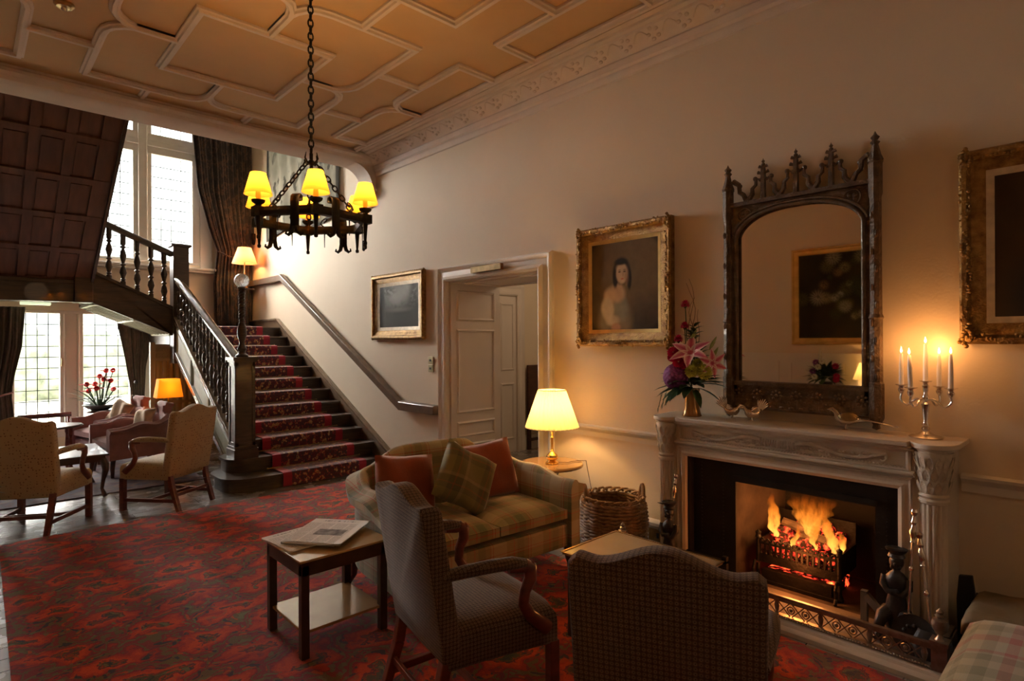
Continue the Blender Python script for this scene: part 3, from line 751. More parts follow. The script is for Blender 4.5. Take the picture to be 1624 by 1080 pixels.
for (y0, y1) in ((6.95, 7.6), (7.68, 8.35), (8.43, 9.1)):
    q = lambda y, t: (SX0 - .021, y, (zlow(y) + .1) * (1 - t) + (zt(y) - .12) * t)
    b.sweep([q(y0, 0), q(y1, 0), q(y1, 1), q(y0, 1)], [(-.02, 0), (-.02, .012), (0, .02), (.02, .006), (.02, 0)], closed=True, up=(-1, 0, 0))
    b.bm.faces.new([b.bm.verts.new(Vector(p) + Vector((-.004, 0, 0))) for p in (q(y0, 0), q(y1, 0), q(y1, 1), q(y0, 1))])
b.build('string_panel', 'oak_green_lit', stair, smooth=0, merge=False)
# wall string and baseboard of the flight
b = MB()
pz = [(6.12, 0), (6.12, .205), (9.54, 1.90), (YF, 1.90), (YF, 1.70), (9.6, 1.70), (6.9, 0)]
b.prism(pz, 'x', XW - .05, XW); b.build('wall_string', 'rail_wall', stair, smooth=0)
b = MB(); b.bar((XW - .035, 6.12, .215), (XW - .035, 9.54, 1.912), .07, .03); b.bar((XW - .035, 9.54, 1.912), (XW - .035, YF, 1.912), .07, .03)
b.bx(XW - .07, XW, 6.08, 6.13, 0, .22)
b.build('wall_string_cap', 'oak_rail', stair, smooth=0, bevel=.005)
b = MB(); b.bx(SX0, XW, YF - .02, YF, 1.776, 1.93); b.build('landing_skirting', 'rail_wall', stair, smooth=0)
# balustrade of the lower flight
def newel_box(b, x, y, z0, z1, s=.2):
    b.bx(x - s / 2, x + s / 2, y - s / 2, y + s / 2, z0, z1)
    for dx in (-1, 1):   # sunk panels shown as raised stiles
        pass
NX, NY0, NY1 = 2.2, 6.60, 9.28
b = MB(); s = .20
newel_box(b, NX, NY0, .296, 1.33, s)
b.bx(NX - .125, NX + .125, NY0 - .125, NY0 + .125, .296, .40); b.bx(NX - .115, NX + .115, NY0 - .115, NY0 + .115, .40, .43)
b.bx(NX - .115, NX + .115, NY0 - .115, NY0 + .115, 1.33, 1.35); b.bx(NX - .13, NX + .13, NY0 - .13, NY0 + .13, 1.35, 1.385)
for sg in (-1, 1):
    b.bx(NX - s / 2 - .008, NX - s / 2 + .001, NY0 + sg * .085 - .015, NY0 + sg * .085 + .015, .43, 1.33)
    b.bx(NX + sg * .085 - .015, NX + sg * .085 + .015, NY0 - s / 2 - .008, NY0 - s / 2 + .001, .43, 1.33)
for zz in (.45, 1.31):
    b.bx(NX - s / 2 - .008, NX - s / 2 + .001, NY0 - .1, NY0 + .1, zz - .02, zz + .02); b.bx(NX - .1, NX + .1, NY0 - s / 2 - .008, NY0 - s / 2 + .001, zz - .02, zz + .02)
b.build('newel_post', 'oak_dark', stair, smooth=0, bevel=.005)
b = MB(); newel_box(b, NX + .045, NY1, 1.25, 2.90, .2); b.bx(NX + .045 - .13, NX + .045 + .13, NY1 - .13, NY1 + .13, 2.90, 2.935); b.bx(NX - .0, NX + .09, NY1 - .05, NY1 + .05, 2.935, 2.95)
b.build('landing_newel', 'oak_dark', stair, smooth=0, bevel=.005)
HR = [(-.045, -.03), (-.05, .0), (-.045, .02), (-.02, .045), (.02, .045), (.045, .02), (.05, 0), (.045, -.03)]
def hz(y): return 1.34 + (y - 6.70) * .44
b = MB(); pth = [(SX0, 6.68, hz(6.68)), (SX0, 9.2, hz(9.2))]
d = (Vector(pth[1]) - Vector(pth[0])).normalized(); up = Vector((1, 0, 0)).cross(d).normalized()
b.loft([[Vector(p) + Vector((q[0], 0, 0)) + up * q[1] for q in HR] for p in pth])
b.build('handrail', 'oak_rail', stair, smooth=50)
BAL = [(.020, 0), (.020, .07), (.013, .09), (.022, .11), (.013, .13), (.017, .17), (.027, .24), (.021, .32), (.011, .37), (.024, .40), (.011, .43), (.019, .50), (.027, .57), (.017, .66), (.010, .71), (.024, .74), (.012, .77), (.020, .80), (.020, 1.0)]
def baluster(x, y, z0, z1, s=1.25):
    h = z1 - z0; return MB().lathe([(r * s, z * h) for r, z in BAL], (x, y, z0), 10)
nb = 17
for k in range(nb):
    y = 6.78 + k * (9.12 - 6.78) / (nb - 1)
    baluster(SX0, y, zt(y) + .02, hz(y) - .02).build('baluster', 'oak_dark', stair)
# second flight, rising away from the landing towards the left, with its balustrade in plane y = 9.28
def s2t(x): return 2.046 + (2.127 - x) * .475
def s2b(x): return 1.636 + (2.188 - x) * .448
b = MB(); b.prism([(2.16, s2t(2.16)), (1.217, s2t(1.217)), (1.217, 2.071), (2.19, 1.636), (2.19, 1.6), (2.16, 1.9)], 'y', 9.26, 9.31)
b.build('upper_string', 'oak_dark', stair, smooth=0)
b = MB(); b.bar((2.15, 9.27, s2t(2.15)), (1.217, 9.27, s2t(1.217)), .09, .035); b.build('upper_string_cap', 'oak_dark', stair, smooth=0)
b = MB()
def hz2(x): return 2.79 + (2.146 - x) * .42
d = Vector((-1, 0, .42)).normalized(); up = Vector((0, 1, 0)).cross(d).normalized(); up = up if up.z > 0 else -up
b.loft([[Vector(p) + Vector((0, q[0], 0)) + up * q[1] for q in HR] for p in ((2.15, 9.28, hz2(2.15)), (1.05, 9.28, hz2(1.05)))])
b.build('upper_handrail', 'oak_dark', stair, smooth=50)
for x in (2.052, 1.893, 1.73, 1.568, 1.41, 1.25): baluster(x, 9.28, s2t(x) + .01, hz2(x) - .02, 1.55).build('baluster', 'oak_dark', stair)
# treads of the second flight, with the slatted soffit below
b = MB()
for k in range(7): b.bx(2.15 - k * .2 - .24, 2.15 - k * .2, 9.3, YF, 1.776 + .1 * k, 1.776 + .1 * (k + 1))
b.build('upper_step', 'oak_dark', stair, smooth=0)
b = MB(); b.prism([(2.19, 1.66), (1.217, 2.095), (1.217, 2.13), (2.19, 1.70)], 'y', 9.3, 10.38)
b.build('upper_soffit', 'oak_dark', stair, smooth=0)
b = MB()
for j in range(6):
    y = 9.38 + j * .18
    b.bar((2.17, y, 1.655), (1.25, y, 2.067), .05, .03)
for x in (1.26, 1.72, 2.15): b.bar((x, 9.3, 1.645 + (2.19 - x) * .447), (x, 10.38, 1.645 + (2.19 - x) * .447), .07, .035)
b.build('soffit_slat', 'oak_green_lit', stair, smooth=0)
b = MB(); b.prism([(2.19, 1.63), (1.217, 2.06), (1.217, 2.2), (2.19, 1.77)], 'y', 10.38, 10.42); b.build('inner_string', 'oak_dark', stair, smooth=0)
# third flight: panelled soffit leaning towards the room
tb = MB(); TS = .66; L3 = 2.9; cc = 1 / math.sqrt(1 + TS * TS)
def P3(x, sdist, off=0): 
    y = 9.28 - sdist * cc; z = 2.36 + sdist * cc * TS
    return Vector((x, y, z)) + Vector((0, -TS, -1)).normalized() * off
XR = 1.218
def quad3(b, x0, x1, s0, s1, off0, off1):
    c = [P3(x0, s0, off0), P3(x1, s0, off0), P3(x1, s1, off0), P3(x0, s1, off0)]; d = [P3(x0, s0, off1), P3(x1, s0, off1), P3(x1, s1, off1), P3(x0, s1, off1)]
    A = [b.bm.verts.new(p) for p in c]; B = [b.bm.verts.new(p) for p in d]
    b.bm.faces.new(A); b.bm.faces.new(B[::-1])
    for k in range(4): b.bm.faces.new([A[k], B[k], B[(k + 1) % 4], A[(k + 1) % 4]])
quad3(tb, -2.8, XR, -.05, L3 + .3, -.06, 0)
third = tb.build('third_flight_soffit', 'oak_panel', stair, smooth=0)
b = MB(); xs = [1.04 - .285 * k for k in range(13)]
for x in xs: quad3(b, x, x + (.08 if x < 1.0 else .178), -.02, L3 + .25, 0, .022)
for k in range(6): quad3(b, -2.7, XR, k * .585 - .04, k * .585 + .045, 0, .027)
for k in range(5):
    for x in xs: 
        x0, x1, s0, s1 = x - .205 + .02, x - .02, k * .585 + .07, k * .585 + .515
        quad3(b, x0, x1, s0, s1, 0, .010)
b.build('soffit_frame', 'oak_panel', stair, smooth=0, merge=False)
b = MB(); b.bar(P3(XR, -.1, -.1), P3(XR, L3, -.1), .03, .34); b.build('third_flight_string', 'oak_dark', stair, smooth=0)
# beam and post under the panelled soffit, floor above
b = MB(); b.bx(-2.8, 1.05, 9.25, 9.37, 2.07, 2.37); b.bx(-2.8, 1.05, 9.23, 9.25, 2.30, 2.35); b.bx(1.03, 1.225, 9.2, 9.4, 2.065, 2.41)
b.build('gallery_beam', 'oak_dark', stair, smooth=0, bevel=.006)
b = MB(); b.bx(-2.8, 1.0, 9.37, YF, 2.14, 2.3); b.build('gallery_floor', 'oak_dark', stair, smooth=0)
# ornamented screen below the landing with linenfold panels
b = MB(); b.bx(1.93, XW, 9.56, 9.60, 0, 1.52); b.bx(1.93, 1.99, 9.52, 9.58, 0, 1.55)
scr = thing('panelled_screen', 'oak screen coloured pale green as if window-lit, with linenfold panels closing the space below the landing', 'screen')
b.build('frame', 'oak_green_lit', scr, smooth=0)
b = MB()
for row in (0, 1):
    for k in range(20):
        x = 2.03 + k * .085; b.lathe([(.028, 0), (.034, .03), (.034, .55), (.028, .58)], (x, 9.56, .08 + row * .62), 8, a0=PI, a1=2 * PI)
b.build('linenfold_panel', 'oak_green_lit', scr)
b = MB()
for k in range(9):
    b.tube([(2.02 + k * .035 + .014 * math.cos(a * PI / 4), 9.55, 1.44 + .03 * math.sin(a * PI / 4)) for a in range(8)], .006, 5, closed=True)
    b.tube([(2.02 + k * .035 + .014 * math.cos(a * PI / 4), 9.55, 1.36 + .03 * math.sin(a * PI / 4)) for a in range(8)], .006, 5, closed=True)
b.bx(1.99, 2.35, 9.53, 9.57, 1.29, 1.32); b.bx(1.99, 2.35, 9.53, 9.57, 1.48, 1.5)
b.build('carved_frieze', 'oak_green_lit', scr)
# stair runner and rods
b = MB(); RX0, RX1 = 2.46, 3.44; rc = (RX0 + RX1) / 2
path = [(NY - .03, .012)]
for k in range(1, 13):
    y = NY + RUN * (k - 1); z = RIS * k
    path += [(y - .022, z - RIS + .014), (y - .030, z - .03), (y - .022, z + .004), (y + .0, z + .010)]
    path += [(y + RUN - .026, z + .010)] if k < 12 else [(YF - .1, z + .010)]
V = []; acc = 0; prev = None; UVs = []
for p in path:
    if prev: acc += math.hypot(p[0] - prev[0], p[1] - prev[1])
    prev = p
    V.append([b.bm.verts.new((x, p[0], p[1])) for x in (RX0, RX1)]); UVs.append(acc)
for i in range(len(V) - 1):
    f = b.bm.faces.new([V[i][0], V[i][1], V[i + 1][1], V[i + 1][0]])
    # u is metres from the centre line scaled so that .5 is where the plain red border begins
    b._uvset(f, [(-.62, UVs[i]), (.62, UVs[i]), (.62, UVs[i + 1]), (-.62, UVs[i + 1])])
run = b.build('stair_runner', 'stair_carpet', smooth=0, thick=.008, keepuv=True)
tag(run, 'crimson patterned stair runner held by brass rods on the dark stairs', 'stair carpet')
for k in range(1, 12):
    y = NY + RUN * k; z = RIS * k
    o = MB().tube([(RX0 - .07, y - .045, z + .02), (RX1 + .07, y - .045, z + .02)], .006, 8)
    for x in (RX0 - .06, RX1 + .06): o.ball((x, y - .045, z + .02), .011, 8)
    o = o.build('stair_rod', 'brass_old')
    tag(o, 'thin brass stair rod at the back of a tread across the crimson runner', 'stair rod', 'brass rods on the stair runner')
# barley twist finial with glass ball on the newel
f = thing('newel_lamp', 'tall dark barley twist finial carrying a clear glass globe on the newel post', 'finial', (NX, NY0, 1.385))
b = MB(); b.lathe([(.065, 0), (.065, .02), (.04, .04), (.035, .06), (.05, .09), (.03, .13), (.025, .16), (.05, .24), (.045, .32), (.022, .38), (.03, .40), (.022, .42)], seg=18); b.build('turned_base', 'oak_dark', f)
b = MB()
for ph in (0, PI):
    b.tube([(.016 * math.cos(ph + t * .62), .016 * math.sin(ph + t * .62), .42 + t * .0068) for t in range(46)], .019, 8)
b.build('twist_stem', 'oak_dark', f)
b = MB(); b.lathe([(.02, .73), (.045, .745), (.045, .755), (.03, .765)], seg=18); b.build('collar', 'oak_dark', f)
m, nt, N, L, bb_ = nm('cut_glass'); bb_.inputs['Base Color'].default_value = (.92, .93, .95, 1); bb_.inputs['Roughness'].default_value = .12; bb_.inputs['Transmission Weight'].default_value = .55; bb_.inputs['Metallic'].default_value = .1
vv = N.new('ShaderNodeTexVoronoi'); vv.inputs['Scale'].default_value = 60; L.new(coords(N, L), vv.inputs['Vector']); addbump(N, L, bb_, vv.outputs['Distance'], 1, .01)
MB().ball((0, 0, .83), .077, 20).build('glass_globe', 'cut_glass', f)
# wall handrail
rl = thing('wall_handrail', 'dark wooden handrail fixed to the cream wall beside the stairs', 'handrail')
b = MB(); x = XW - .045
WR = [(-.035, -.05), (-.035, .03), (-.02, .05), (.02, .05), (.045, .035), (.045, -.05)]
pts = [(x, 5.14, .80), (x, 5.83, .80), (x, 9.30, 2.58), (x, 10.83, 2.58)]
rings = []
for i, p in enumerate(pts):
    zs = {0: 1, 1: 1.08, 2: 1.08, 3: 1}[i]
    rings.append([Vector(p) + Vector((-q[0], 0, q[1] * zs)) for q in WR])
b.loft(rings); b.build('rail', 'rail_wall', rl, smooth=0, bevel=.004)

# ================================================================== CURTAINS
def curtain(name, L_, R_, y, z0, z1, folds, mat, label, amp=.045, depth=.05, nz=40, pin=None):
    b = MB(); nu = folds * 8
    def fn(u, v):
        z = z0 + (z1 - z0) * v; xl, xr = interp(L_, z), interp(R_, z)
        ph = 2 * PI * folds * u + .7 * math.sin(3 * v + u * 5)
        a = amp * (.55 + .45 * math.sin(u * 17.3 + 2)); k = min(1, (xr - xl) / max(.01, (interp(R_, z1) - interp(L_, z1))) + .35)
        return Vector((xl + (xr - xl) * u, y - a * math.cos(ph) * k - .01 * math.sin(ph * 2 + 9 * v), z))
    b.grid(fn, nu, nz)
    t = thing(name, label, 'curtain', (0, 0, 0))
    b.build('drape', mat, t, smooth=180, thick=.006)
    return t
c = curtain('curtain', [(1.78, 3.13), (2.55, 3.11), (3.12, 3.17), (3.5, 3.04), (4.13, 2.87), (5.0, 2.80), (5.6, 2.78)], [(1.78, 3.74), (3.0, 3.745), (5.6, 3.75)], 10.74, 1.79, 5.6, 11, 'curtain_floral',
        'dark floral curtain tied back beside the landing window next to the cream wall')
MB().tube([(3.17, 10.66, 3.10), (3.35, 10.62, 3.02), (3.6, 10.62, 3.03), (3.74, 10.7, 3.1)], .012, 6).build('tieback', 'curtain_floral', c)
curtain('curtain', [(2.5, 1.12), (5.6, 1.0)], [(2.78, 1.42), (3.32, 1.50), (3.72, 1.60), (4.48, 1.75), (5.09, 1.85), (5.6, 1.9)], 10.74, 2.78, 5.6, 8, 'curtain_floral',
        'dark floral curtain behind the edge of the panelled stair soffit')
c = curtain('curtain', [(0.0, 2.0), (.575, 1.93), (1.28, 1.83), (1.82, 1.73), (2.06, 1.70)], [(0, 2.12), (.57, 2.08), (1.18, 2.11), (1.68, 2.2), (2.06, 2.24)], 10.72, .02, 2.06, 7, 'curtain_olive',
        'olive brown curtain gathered between the garden window and the panelled screen', amp=.03)
MB().ball((1.96, 10.64, .93), .03, 8).build('tieback_knob', 'black_iron', c)
c = curtain('curtain', [(0.0, .0), (2.06, .02)], [(0, .55), (.475, .51), (.79, .49), (.95, .50), (1.14, .53), (1.5, .60), (2.06, .64)], 10.72, .02, 2.06, 8, 'curtain_olive',
        'olive brown curtain tied back on the left of the garden door', amp=.03)
MB().tube([(.02, 10.66, .84), (.3, 10.62, .8), (.5, 10.66, .86)], .014, 6).build('tieback', 'cloth_pink', c)
tag(MB().bx(.571, .91, 10.52, 10.60, 2.085, 2.125).build('strip_lamp', 'strip_light', bevel=.006), 'short pale strip light fixed under the beam above the garden door', 'light fitting')

# ================================================================== CHAIRS
def make_armchair(cloth, wood, label, group=None):
    """open armchair with a camel-topped upholstered back; local +y is the way it faces"""
    t = thing('open_armchair', label, 'chair', group=group)
    W2, ZT, ZP = .262, .925, .965
    # seat
    b = MB(); n = 10
    def seat_ring(s, z): return [Vector((x * s, y * s, z)) for x, y in ((-.245, -.24), (-.25, -.1), (-.275, .15), (-.285, .235), (-.2, .262), (0, .27), (.2, .262), (.285, .235), (.275, .15), (.25, -.1), (.245, -.24), (0, -.245))]
    b.loft([seat_ring(.97, .29), seat_ring(1.0, .30), seat_ring(1.0, .385), seat_ring(.985, .41), seat_ring(.93, .432), seat_ring(.75, .447), seat_ring(.4, .452), seat_ring(.02, .453)])
    b.build('seat', cloth, t, smooth=60)
    # back: camel outline, raked
    def yr(z): return -.235 - (z - .36) * .155
    xs = [-1 + 2 * i / 24 for i in range(25)]
    def ztop(q):
        a = abs(q)
        if a > .97: return ZT - .02
        return ZT - .012 + (ZP - ZT + .012) * (.5 + .5 * math.cos(PI * min(1, a / .72))) + (.010 * sm(.72, .95, a))
    front, back = [], []
    prof = [(xs_ * W2, ztop(xs_)) for xs_ in xs]
    outline = [(-W2 * .97, .33)] + [(-W2, .5), (-W2 * 1.01, .75), (-W2 * 1.01, .88)] + prof + [(W2 * 1.01, .88), (W2 * 1.01, .75), (W2, .5), (W2 * .97, .33)]
    b = MB()
    def ring(th, inset):
        r = []
        for x, z in outline:
            zz = z - (inset if z > .4 else -inset * 0); xx = x * (1 - inset / W2)
            r.append(Vector((xx, yr(zz) + th, zz)))
        return r
    b.loft([ring(-.035, .012), ring(-.030, .003), ring(-.02, 0), ring(.03, 0), ring(.045, .006), ring(.052, .022), ring(.058, .08)])
    b.build('backrest', cloth, t, smooth=50)
    for s in (-1, 1):
        # padded arm, wooden scroll and sweeping support
        b = MB(); b.tube([(s * .245, -.27, .655), (s * .262, -.18, .664), (s * .278, -.08, .668), (s * .285, .02, .663), (s * .286, .075, .652)], [.026, .030, .031, .030, .022], 12, flat=.8)
        b.build('arm_pad', cloth, t, smooth=60)
        b = MB(); pts = [(s * .285, .07, .648), (s * .287, .10, .628), (s * .288, .10, .585), (s * .286, .075, .54), (s * .282, .07, .49), (s * .278, .10, .44), (s * .275, .15, .395), (s * .272, .19, .36)]
        b.tube(pts, [.020, .024, .022, .019, .019, .021, .024, .026], 10, flat=1.25)
        b.tube([(s * .285, .0, .640), (s * .286, .06, .636), (s * .286, .112, .640)], [.015, .021, .018], 8)
        b.build('arm_support', wood, t, smooth=60)
        b = MB(); b.bar((s * .262, .225, .30), (s * .262, .225, 0), .045, .045); b.build('leg', wood, t, smooth=0, bevel=.004)
        b = MB(); b.bar((s * .222, -.235, .36), (s * .215, -.262, .22), .042, .042, up=(0, 1, 0)); b.bar((s * .215, -.262, .22), (s * .215, -.335, 0), .042, .042, up=(0, 1, 0), w2=.036, h2=.036)
        b.build('leg', wood, t, smooth=0, bevel=.004)
        b = MB(); b.bar((s * .262, .225, .10), (s * .216, -.30, .10), .02, .032, up=(0, 0, 1)); b.build('stretcher', wood, t, smooth=0, bevel=.003)
    b = MB(); b.bar((-.24, -.04, .10), (.24, -.04, .10), .02, .03); b.build('stretcher', wood, t, smooth=0, bevel=.003)
    b = MB(); b.bar((-.21, -.285, .15), (.21, -.285, .15), .018, .03); b.build('stretcher', wood, t, smooth=0, bevel=.003)
    return t
A = make_armchair('cloth_cream_dots', 'mahogany_red', 'cream dotted open armchair', None)
A.location = (.468, 6.315, 0); A.rotation_euler.z = -.555
A['label'] = 'cream dotted open armchair with its arm in front of the small mahogany table'
A['group'] = 'cream dotted open armchairs in the hall'; B = copy_tree(A); B.location = (1.408, 6.319, 0); B.rotation_euler.z = .606; B['label'] = 'cream dotted open armchair standing beside the staircase newel'
D = make_armchair('weave_brown', 'mahogany_red', 'brown geometric weave open armchair turned side on beside the two-tier newspaper table')
D.location = (1.6, 1.938, .014); D.rotation_euler.z = -1.767
D['group'] = 'brown weave open armchairs by the fire'; E_ = copy_tree(D); E_.location = (1.679, 1.012, .014); E_.rotation_euler.z = -1.122; E_['label'] = 'brown geometric weave open armchair seen square from behind, facing the fire'
# dark chair in the passage
PCH = thing('passage_chair', 'dark high-backed wooden chair standing in the passage beyond the doorway', 'chair', (6.05, 5.6, 0), PI)
b = MB(); b.bx(-.24, .24, -.22, .24, .42, .46); b.build('seat', 'mahogany', PCH, smooth=0)
b = MB(); b.bx(-.24, .24, -.25, -.21, .46, 1.2); b.build('backrest', 'mahogany', PCH, smooth=0, bevel=.01)
for x in (-.22, .22):
    for y in (-.22, .22): MB().bx(x - .022, x + .022, y - .022, y + .022, 0, .42).build('leg', 'mahogany', PCH, smooth=0)
MB().bx(-.22, .22, -.235, -.205, .12, .16).build('stretcher', 'mahogany', PCH, smooth=0)

# ---- sofa body: one padded wall running round three sides
def padded_wall(b, plan, tops, z0, th, roll):
    """plan: list of (x,y); tops: heights; wall th thick with rolled top to the outside"""
    n = len(plan); rings = []
    for i, (x, y) in enumerate(plan):
        a = Vector(plan[max(0, i - 1)]); c = Vector(plan[min(n - 1, i + 1)]); d = (c - a).normalized(); o = Vector((d.y, -d.x))  # outward side
        h = tops[i]; p = Vector((x, y)); r = roll
        sec = [(-th / 2, z0), (-th / 2, h - r * 1.1)] + [(-th / 2 + (th / 2 + r * .75) * (1 - math.cos(q)) / 2 * 1.0, h - r * 1.1 + r * 1.1 * math.sin(q)) for q in (PI * .22, PI * .36, PI * .5, PI * .64, PI * .78)] + \
              [(th / 2 + r * .95, h - r * .75), (th / 2 + r * .85, h - r * 1.5), (th / 2 + r * .2, h - r * 2.0), (th / 2, h - r * 2.4), (th / 2, z0)]
        rings.append([Vector((p.x + o.x * s, p.y + o.y * s, z)) for s, z in sec])
    b.loft(rings)
def smooth_poly(pts, n=6):
    out = []
    P = [pts[0]] + pts + [pts[-1]]
    for i in range(1, len(P) - 2):
        for k in range(n):
            t = k / n; a, b_, c, d = (Vector(P[i - 1]), Vector(P[i]), Vector(P[i + 1]), Vector(P[i + 2]))
            out.append(.5 * ((2 * b_) + (-a + c) * t + (2 * a - 5 * b_ + 4 * c - d) * t * t + (-a + 3 * b_ - 3 * c + d) * t ** 3))
    out.append(Vector(pts[-1])); return out
def make_sofa(name, label, cat, cloth, wood, w, d, seats, zs, z_arm, z_cor, z_mid, z0=.15, th=.10, roll=.045, flare=.02):
    t = thing(name, label, cat)
    hw, hd = w / 2 - th / 2 - roll, d / 2
    P = smooth_poly([(-hw - flare, -hd, z_arm), (-hw, -hd * .55, z_arm + .005), (-hw, -hd * .1, z_arm + .05), (-hw + .01, hd * .35, z_cor - .07), (-hw + .07, hd - .10, z_cor - .01), (-hw + .20, hd - .045, z_cor + .02),
                     (-hw * .45, hd - .04, z_mid - .01), (0, hd - .04, z_mid), (hw * .45, hd - .04, z_mid - .01), (hw - .20, hd - .045, z_cor + .02), (hw - .07, hd - .10, z_cor - .01), (hw - .01, hd * .35, z_cor - .07), (hw, -hd * .1, z_arm + .05), (hw, -hd * .55, z_arm + .005), (hw + flare, -hd, z_arm)])
    P = P[::-1]
    b = MB(); padded_wall(b, [(p[0], p[1]) for p in P], [p[2] for p in P], z0, th, roll)
    b.build('frame', cloth, t, smooth=60)
    b = MB(); b.bx(-hw, hw, -hd + .03, hd - .08, z0, zs - .13); b.build('seat_base', cloth, t, smooth=0, bevel=.02)
    cw = (2 * hw - th) / seats
    for k in range(seats):
        b = MB(); cx = -hw + th / 2 + cw * (k + .5); x0, y0 = cw / 2 - .004, (d - .16) / 2
        def cush(u, v, top):
            a, c = u * 2 - 1, v * 2 - 1
            e = (1 - abs(a) ** 5) ** .5 * (1 - abs(c) ** 5) ** .5
            X = cx + x0 * a; Y = -.05 + y0 * c * 1.0 - .02
            return Vector((X, Y, zs - .06 + (1 if top else -1) * (.03 + .035 * e) * (1 if top else .9) + (0.012 * math.cos(a * 1.5) * math.cos(c * 1.5) if top else 0)))
        nq = 14
        T_ = [[b.bm.verts.new(cush(i / nq, j / nq, True)) for j in range(nq + 1)] for i in range(nq + 1)]
        B_ = [[b.bm.verts.new(cush(i / nq, j / nq, False)) for j in range(nq + 1)] for i in range(nq + 1)]
        for i in range(nq):
            for j in range(nq):
                b.bm.faces.new([T_[i][j], T_[i + 1][j], T_[i + 1][j + 1], T_[i][j + 1]]); b.bm.faces.new([B_[i][j], B_[i][j + 1], B_[i + 1][j + 1], B_[i + 1][j]])
        for i in range(nq):
            for (q, w_) in ((0, None), (nq, None)):
                b.bm.faces.new([T_[i][q], T_[i + 1][q], B_[i + 1][q], B_[i][q]]); b.bm.faces.new([T_[q][i], T_[q][i + 1], B_[q][i + 1], B_[q][i]])
        b.build('seat_cushion', cloth, t, smooth=50)
    for x, y, lean in ((-hw, -hd + .06, -.02), (hw, -hd + .06, .02), (-hw, hd - .12, -.03), (hw, hd - .12, .03)):
        b = MB(); b.tube([(x, y, z0 + .01), (x, y + (.01 if y > 0 else -.01), z0 * .5), (x + lean, y + (.04 if y > 0 else -.015), 0)], [.028, .024, .017], 8); b.build('leg', wood, t)
    return t
sofa = make_sofa('sofa', 'olive plaid two-seat sofa with a humped back standing before the doorway', 'sofa', 'plaid_olive', 'mahogany', 1.44, .84, 2, .44, .60, .72, .83, th=.09, roll=.06)
sofa.location = (2.375, 3.0, .014); sofa.rotation_euler.z = math.radians(-4)
ch2 = make_sofa('tub_armchair', 'dusty pink upholstered armchair nearer the stairs with a tan cushion in it', 'armchair', 'cloth_pink', 'mahogany', .72, .74, 1, .42, .56, .66, .80, z0=.2, th=.07, roll=.03)
ch2.location = (1.50, 8.24, .012); ch2.rotation_euler.z = math.radians(-82)
ch2['group'] = 'pink armchairs in the hall'; ch1 = copy_tree(ch2); ch1.location = (1.46, 9.27, .012); ch1.rotation_euler.z = math.radians(-74)
ch1['label'] = 'dusty pink upholstered armchair in front of the potted red flowers by the window'
# cushions
def make_cushion(label, mat, w, h, th, M, puff=.8, ear=.03):
    t = MB()
    def P(u, v, s):
        a, c = u * 2 - 1, v * 2 - 1; e = max(0, (1 - a ** 4) * (1 - c ** 4)) ** .6
        k = 1 - ear * 2 * (1 - abs(a)) * abs(c) ** 3 ; k2 = 1 - ear * 2 * (1 - abs(c)) * abs(a) ** 3
        return M @ Vector((a * w / 2 * k2, s * th / 2 * e + .012 * math.sin(a * 5 + c * 3), c * h / 2 * k))
    n = 14; G = {}
    for s in (1, -1):
        for i in range(n + 1):
            for j in range(n + 1):
                edge = i in (0, n) or j in (0, n)
                G[s, i, j] = G[1, i, j] if (edge and s < 0) else t.bm.verts.new(P(i / n, j / n, s))
    for s in (1, -1):
        for i in range(n):
            for j in range(n):
                f = t.bm.faces.new([G[s, i, j], G[s, i + 1, j], G[s, i + 1, j + 1], G[s, i, j + 1]])
                t._uvset(f, [(i / n * w, j / n * h), ((i + 1) / n * w, j / n * h), ((i + 1) / n * w, (j + 1) / n * h), (i / n * w, (j + 1) / n * h)])
    return tag(t.build('cushion', mat, smooth=80, keepuv=True), label, 'cushion', 'loose cushions on the sofa' if 'sofa' in label else 'cushions in the pink armchairs')
def RT(loc, rz=0, rx=0, ry=0): return Matrix.Translation(loc) @ Matrix.Rotation(math.radians(rz), 4, 'Z') @ Matrix.Rotation(math.radians(rx), 4, 'X') @ Matrix.Rotation(math.radians(ry), 4, 'Y')
make_cushion('rust red cushion against the sofa back behind the brown armchair', 'cushion_rust', .42, .40, .13, RT((2.03, 3.13, .63), -4, -16, 6))
make_cushion('rust red cushion leaning into the lamp end of the sofa', 'cushion_rust', .42, .40, .13, RT((2.68, 3.08, .64), -14, -16, -6))
make_cushion('green plaid cushion standing on one corner in the middle of the sofa', 'plaid_cushion', .40, .40, .14, RT((2.37, 2.95, .655), -6, -24, 33))
make_cushion('tan cushion in the pink armchair by the window', 'cushion_tan', .40, .34, .12, RT((1.52, 9.30, .60), -70, -28, 12))
make_cushion('tan cushion in the pink armchair nearer the stairs', 'cushion_tan', .38, .32, .12, RT((1.60, 8.30, .58), -78, -22, -8))

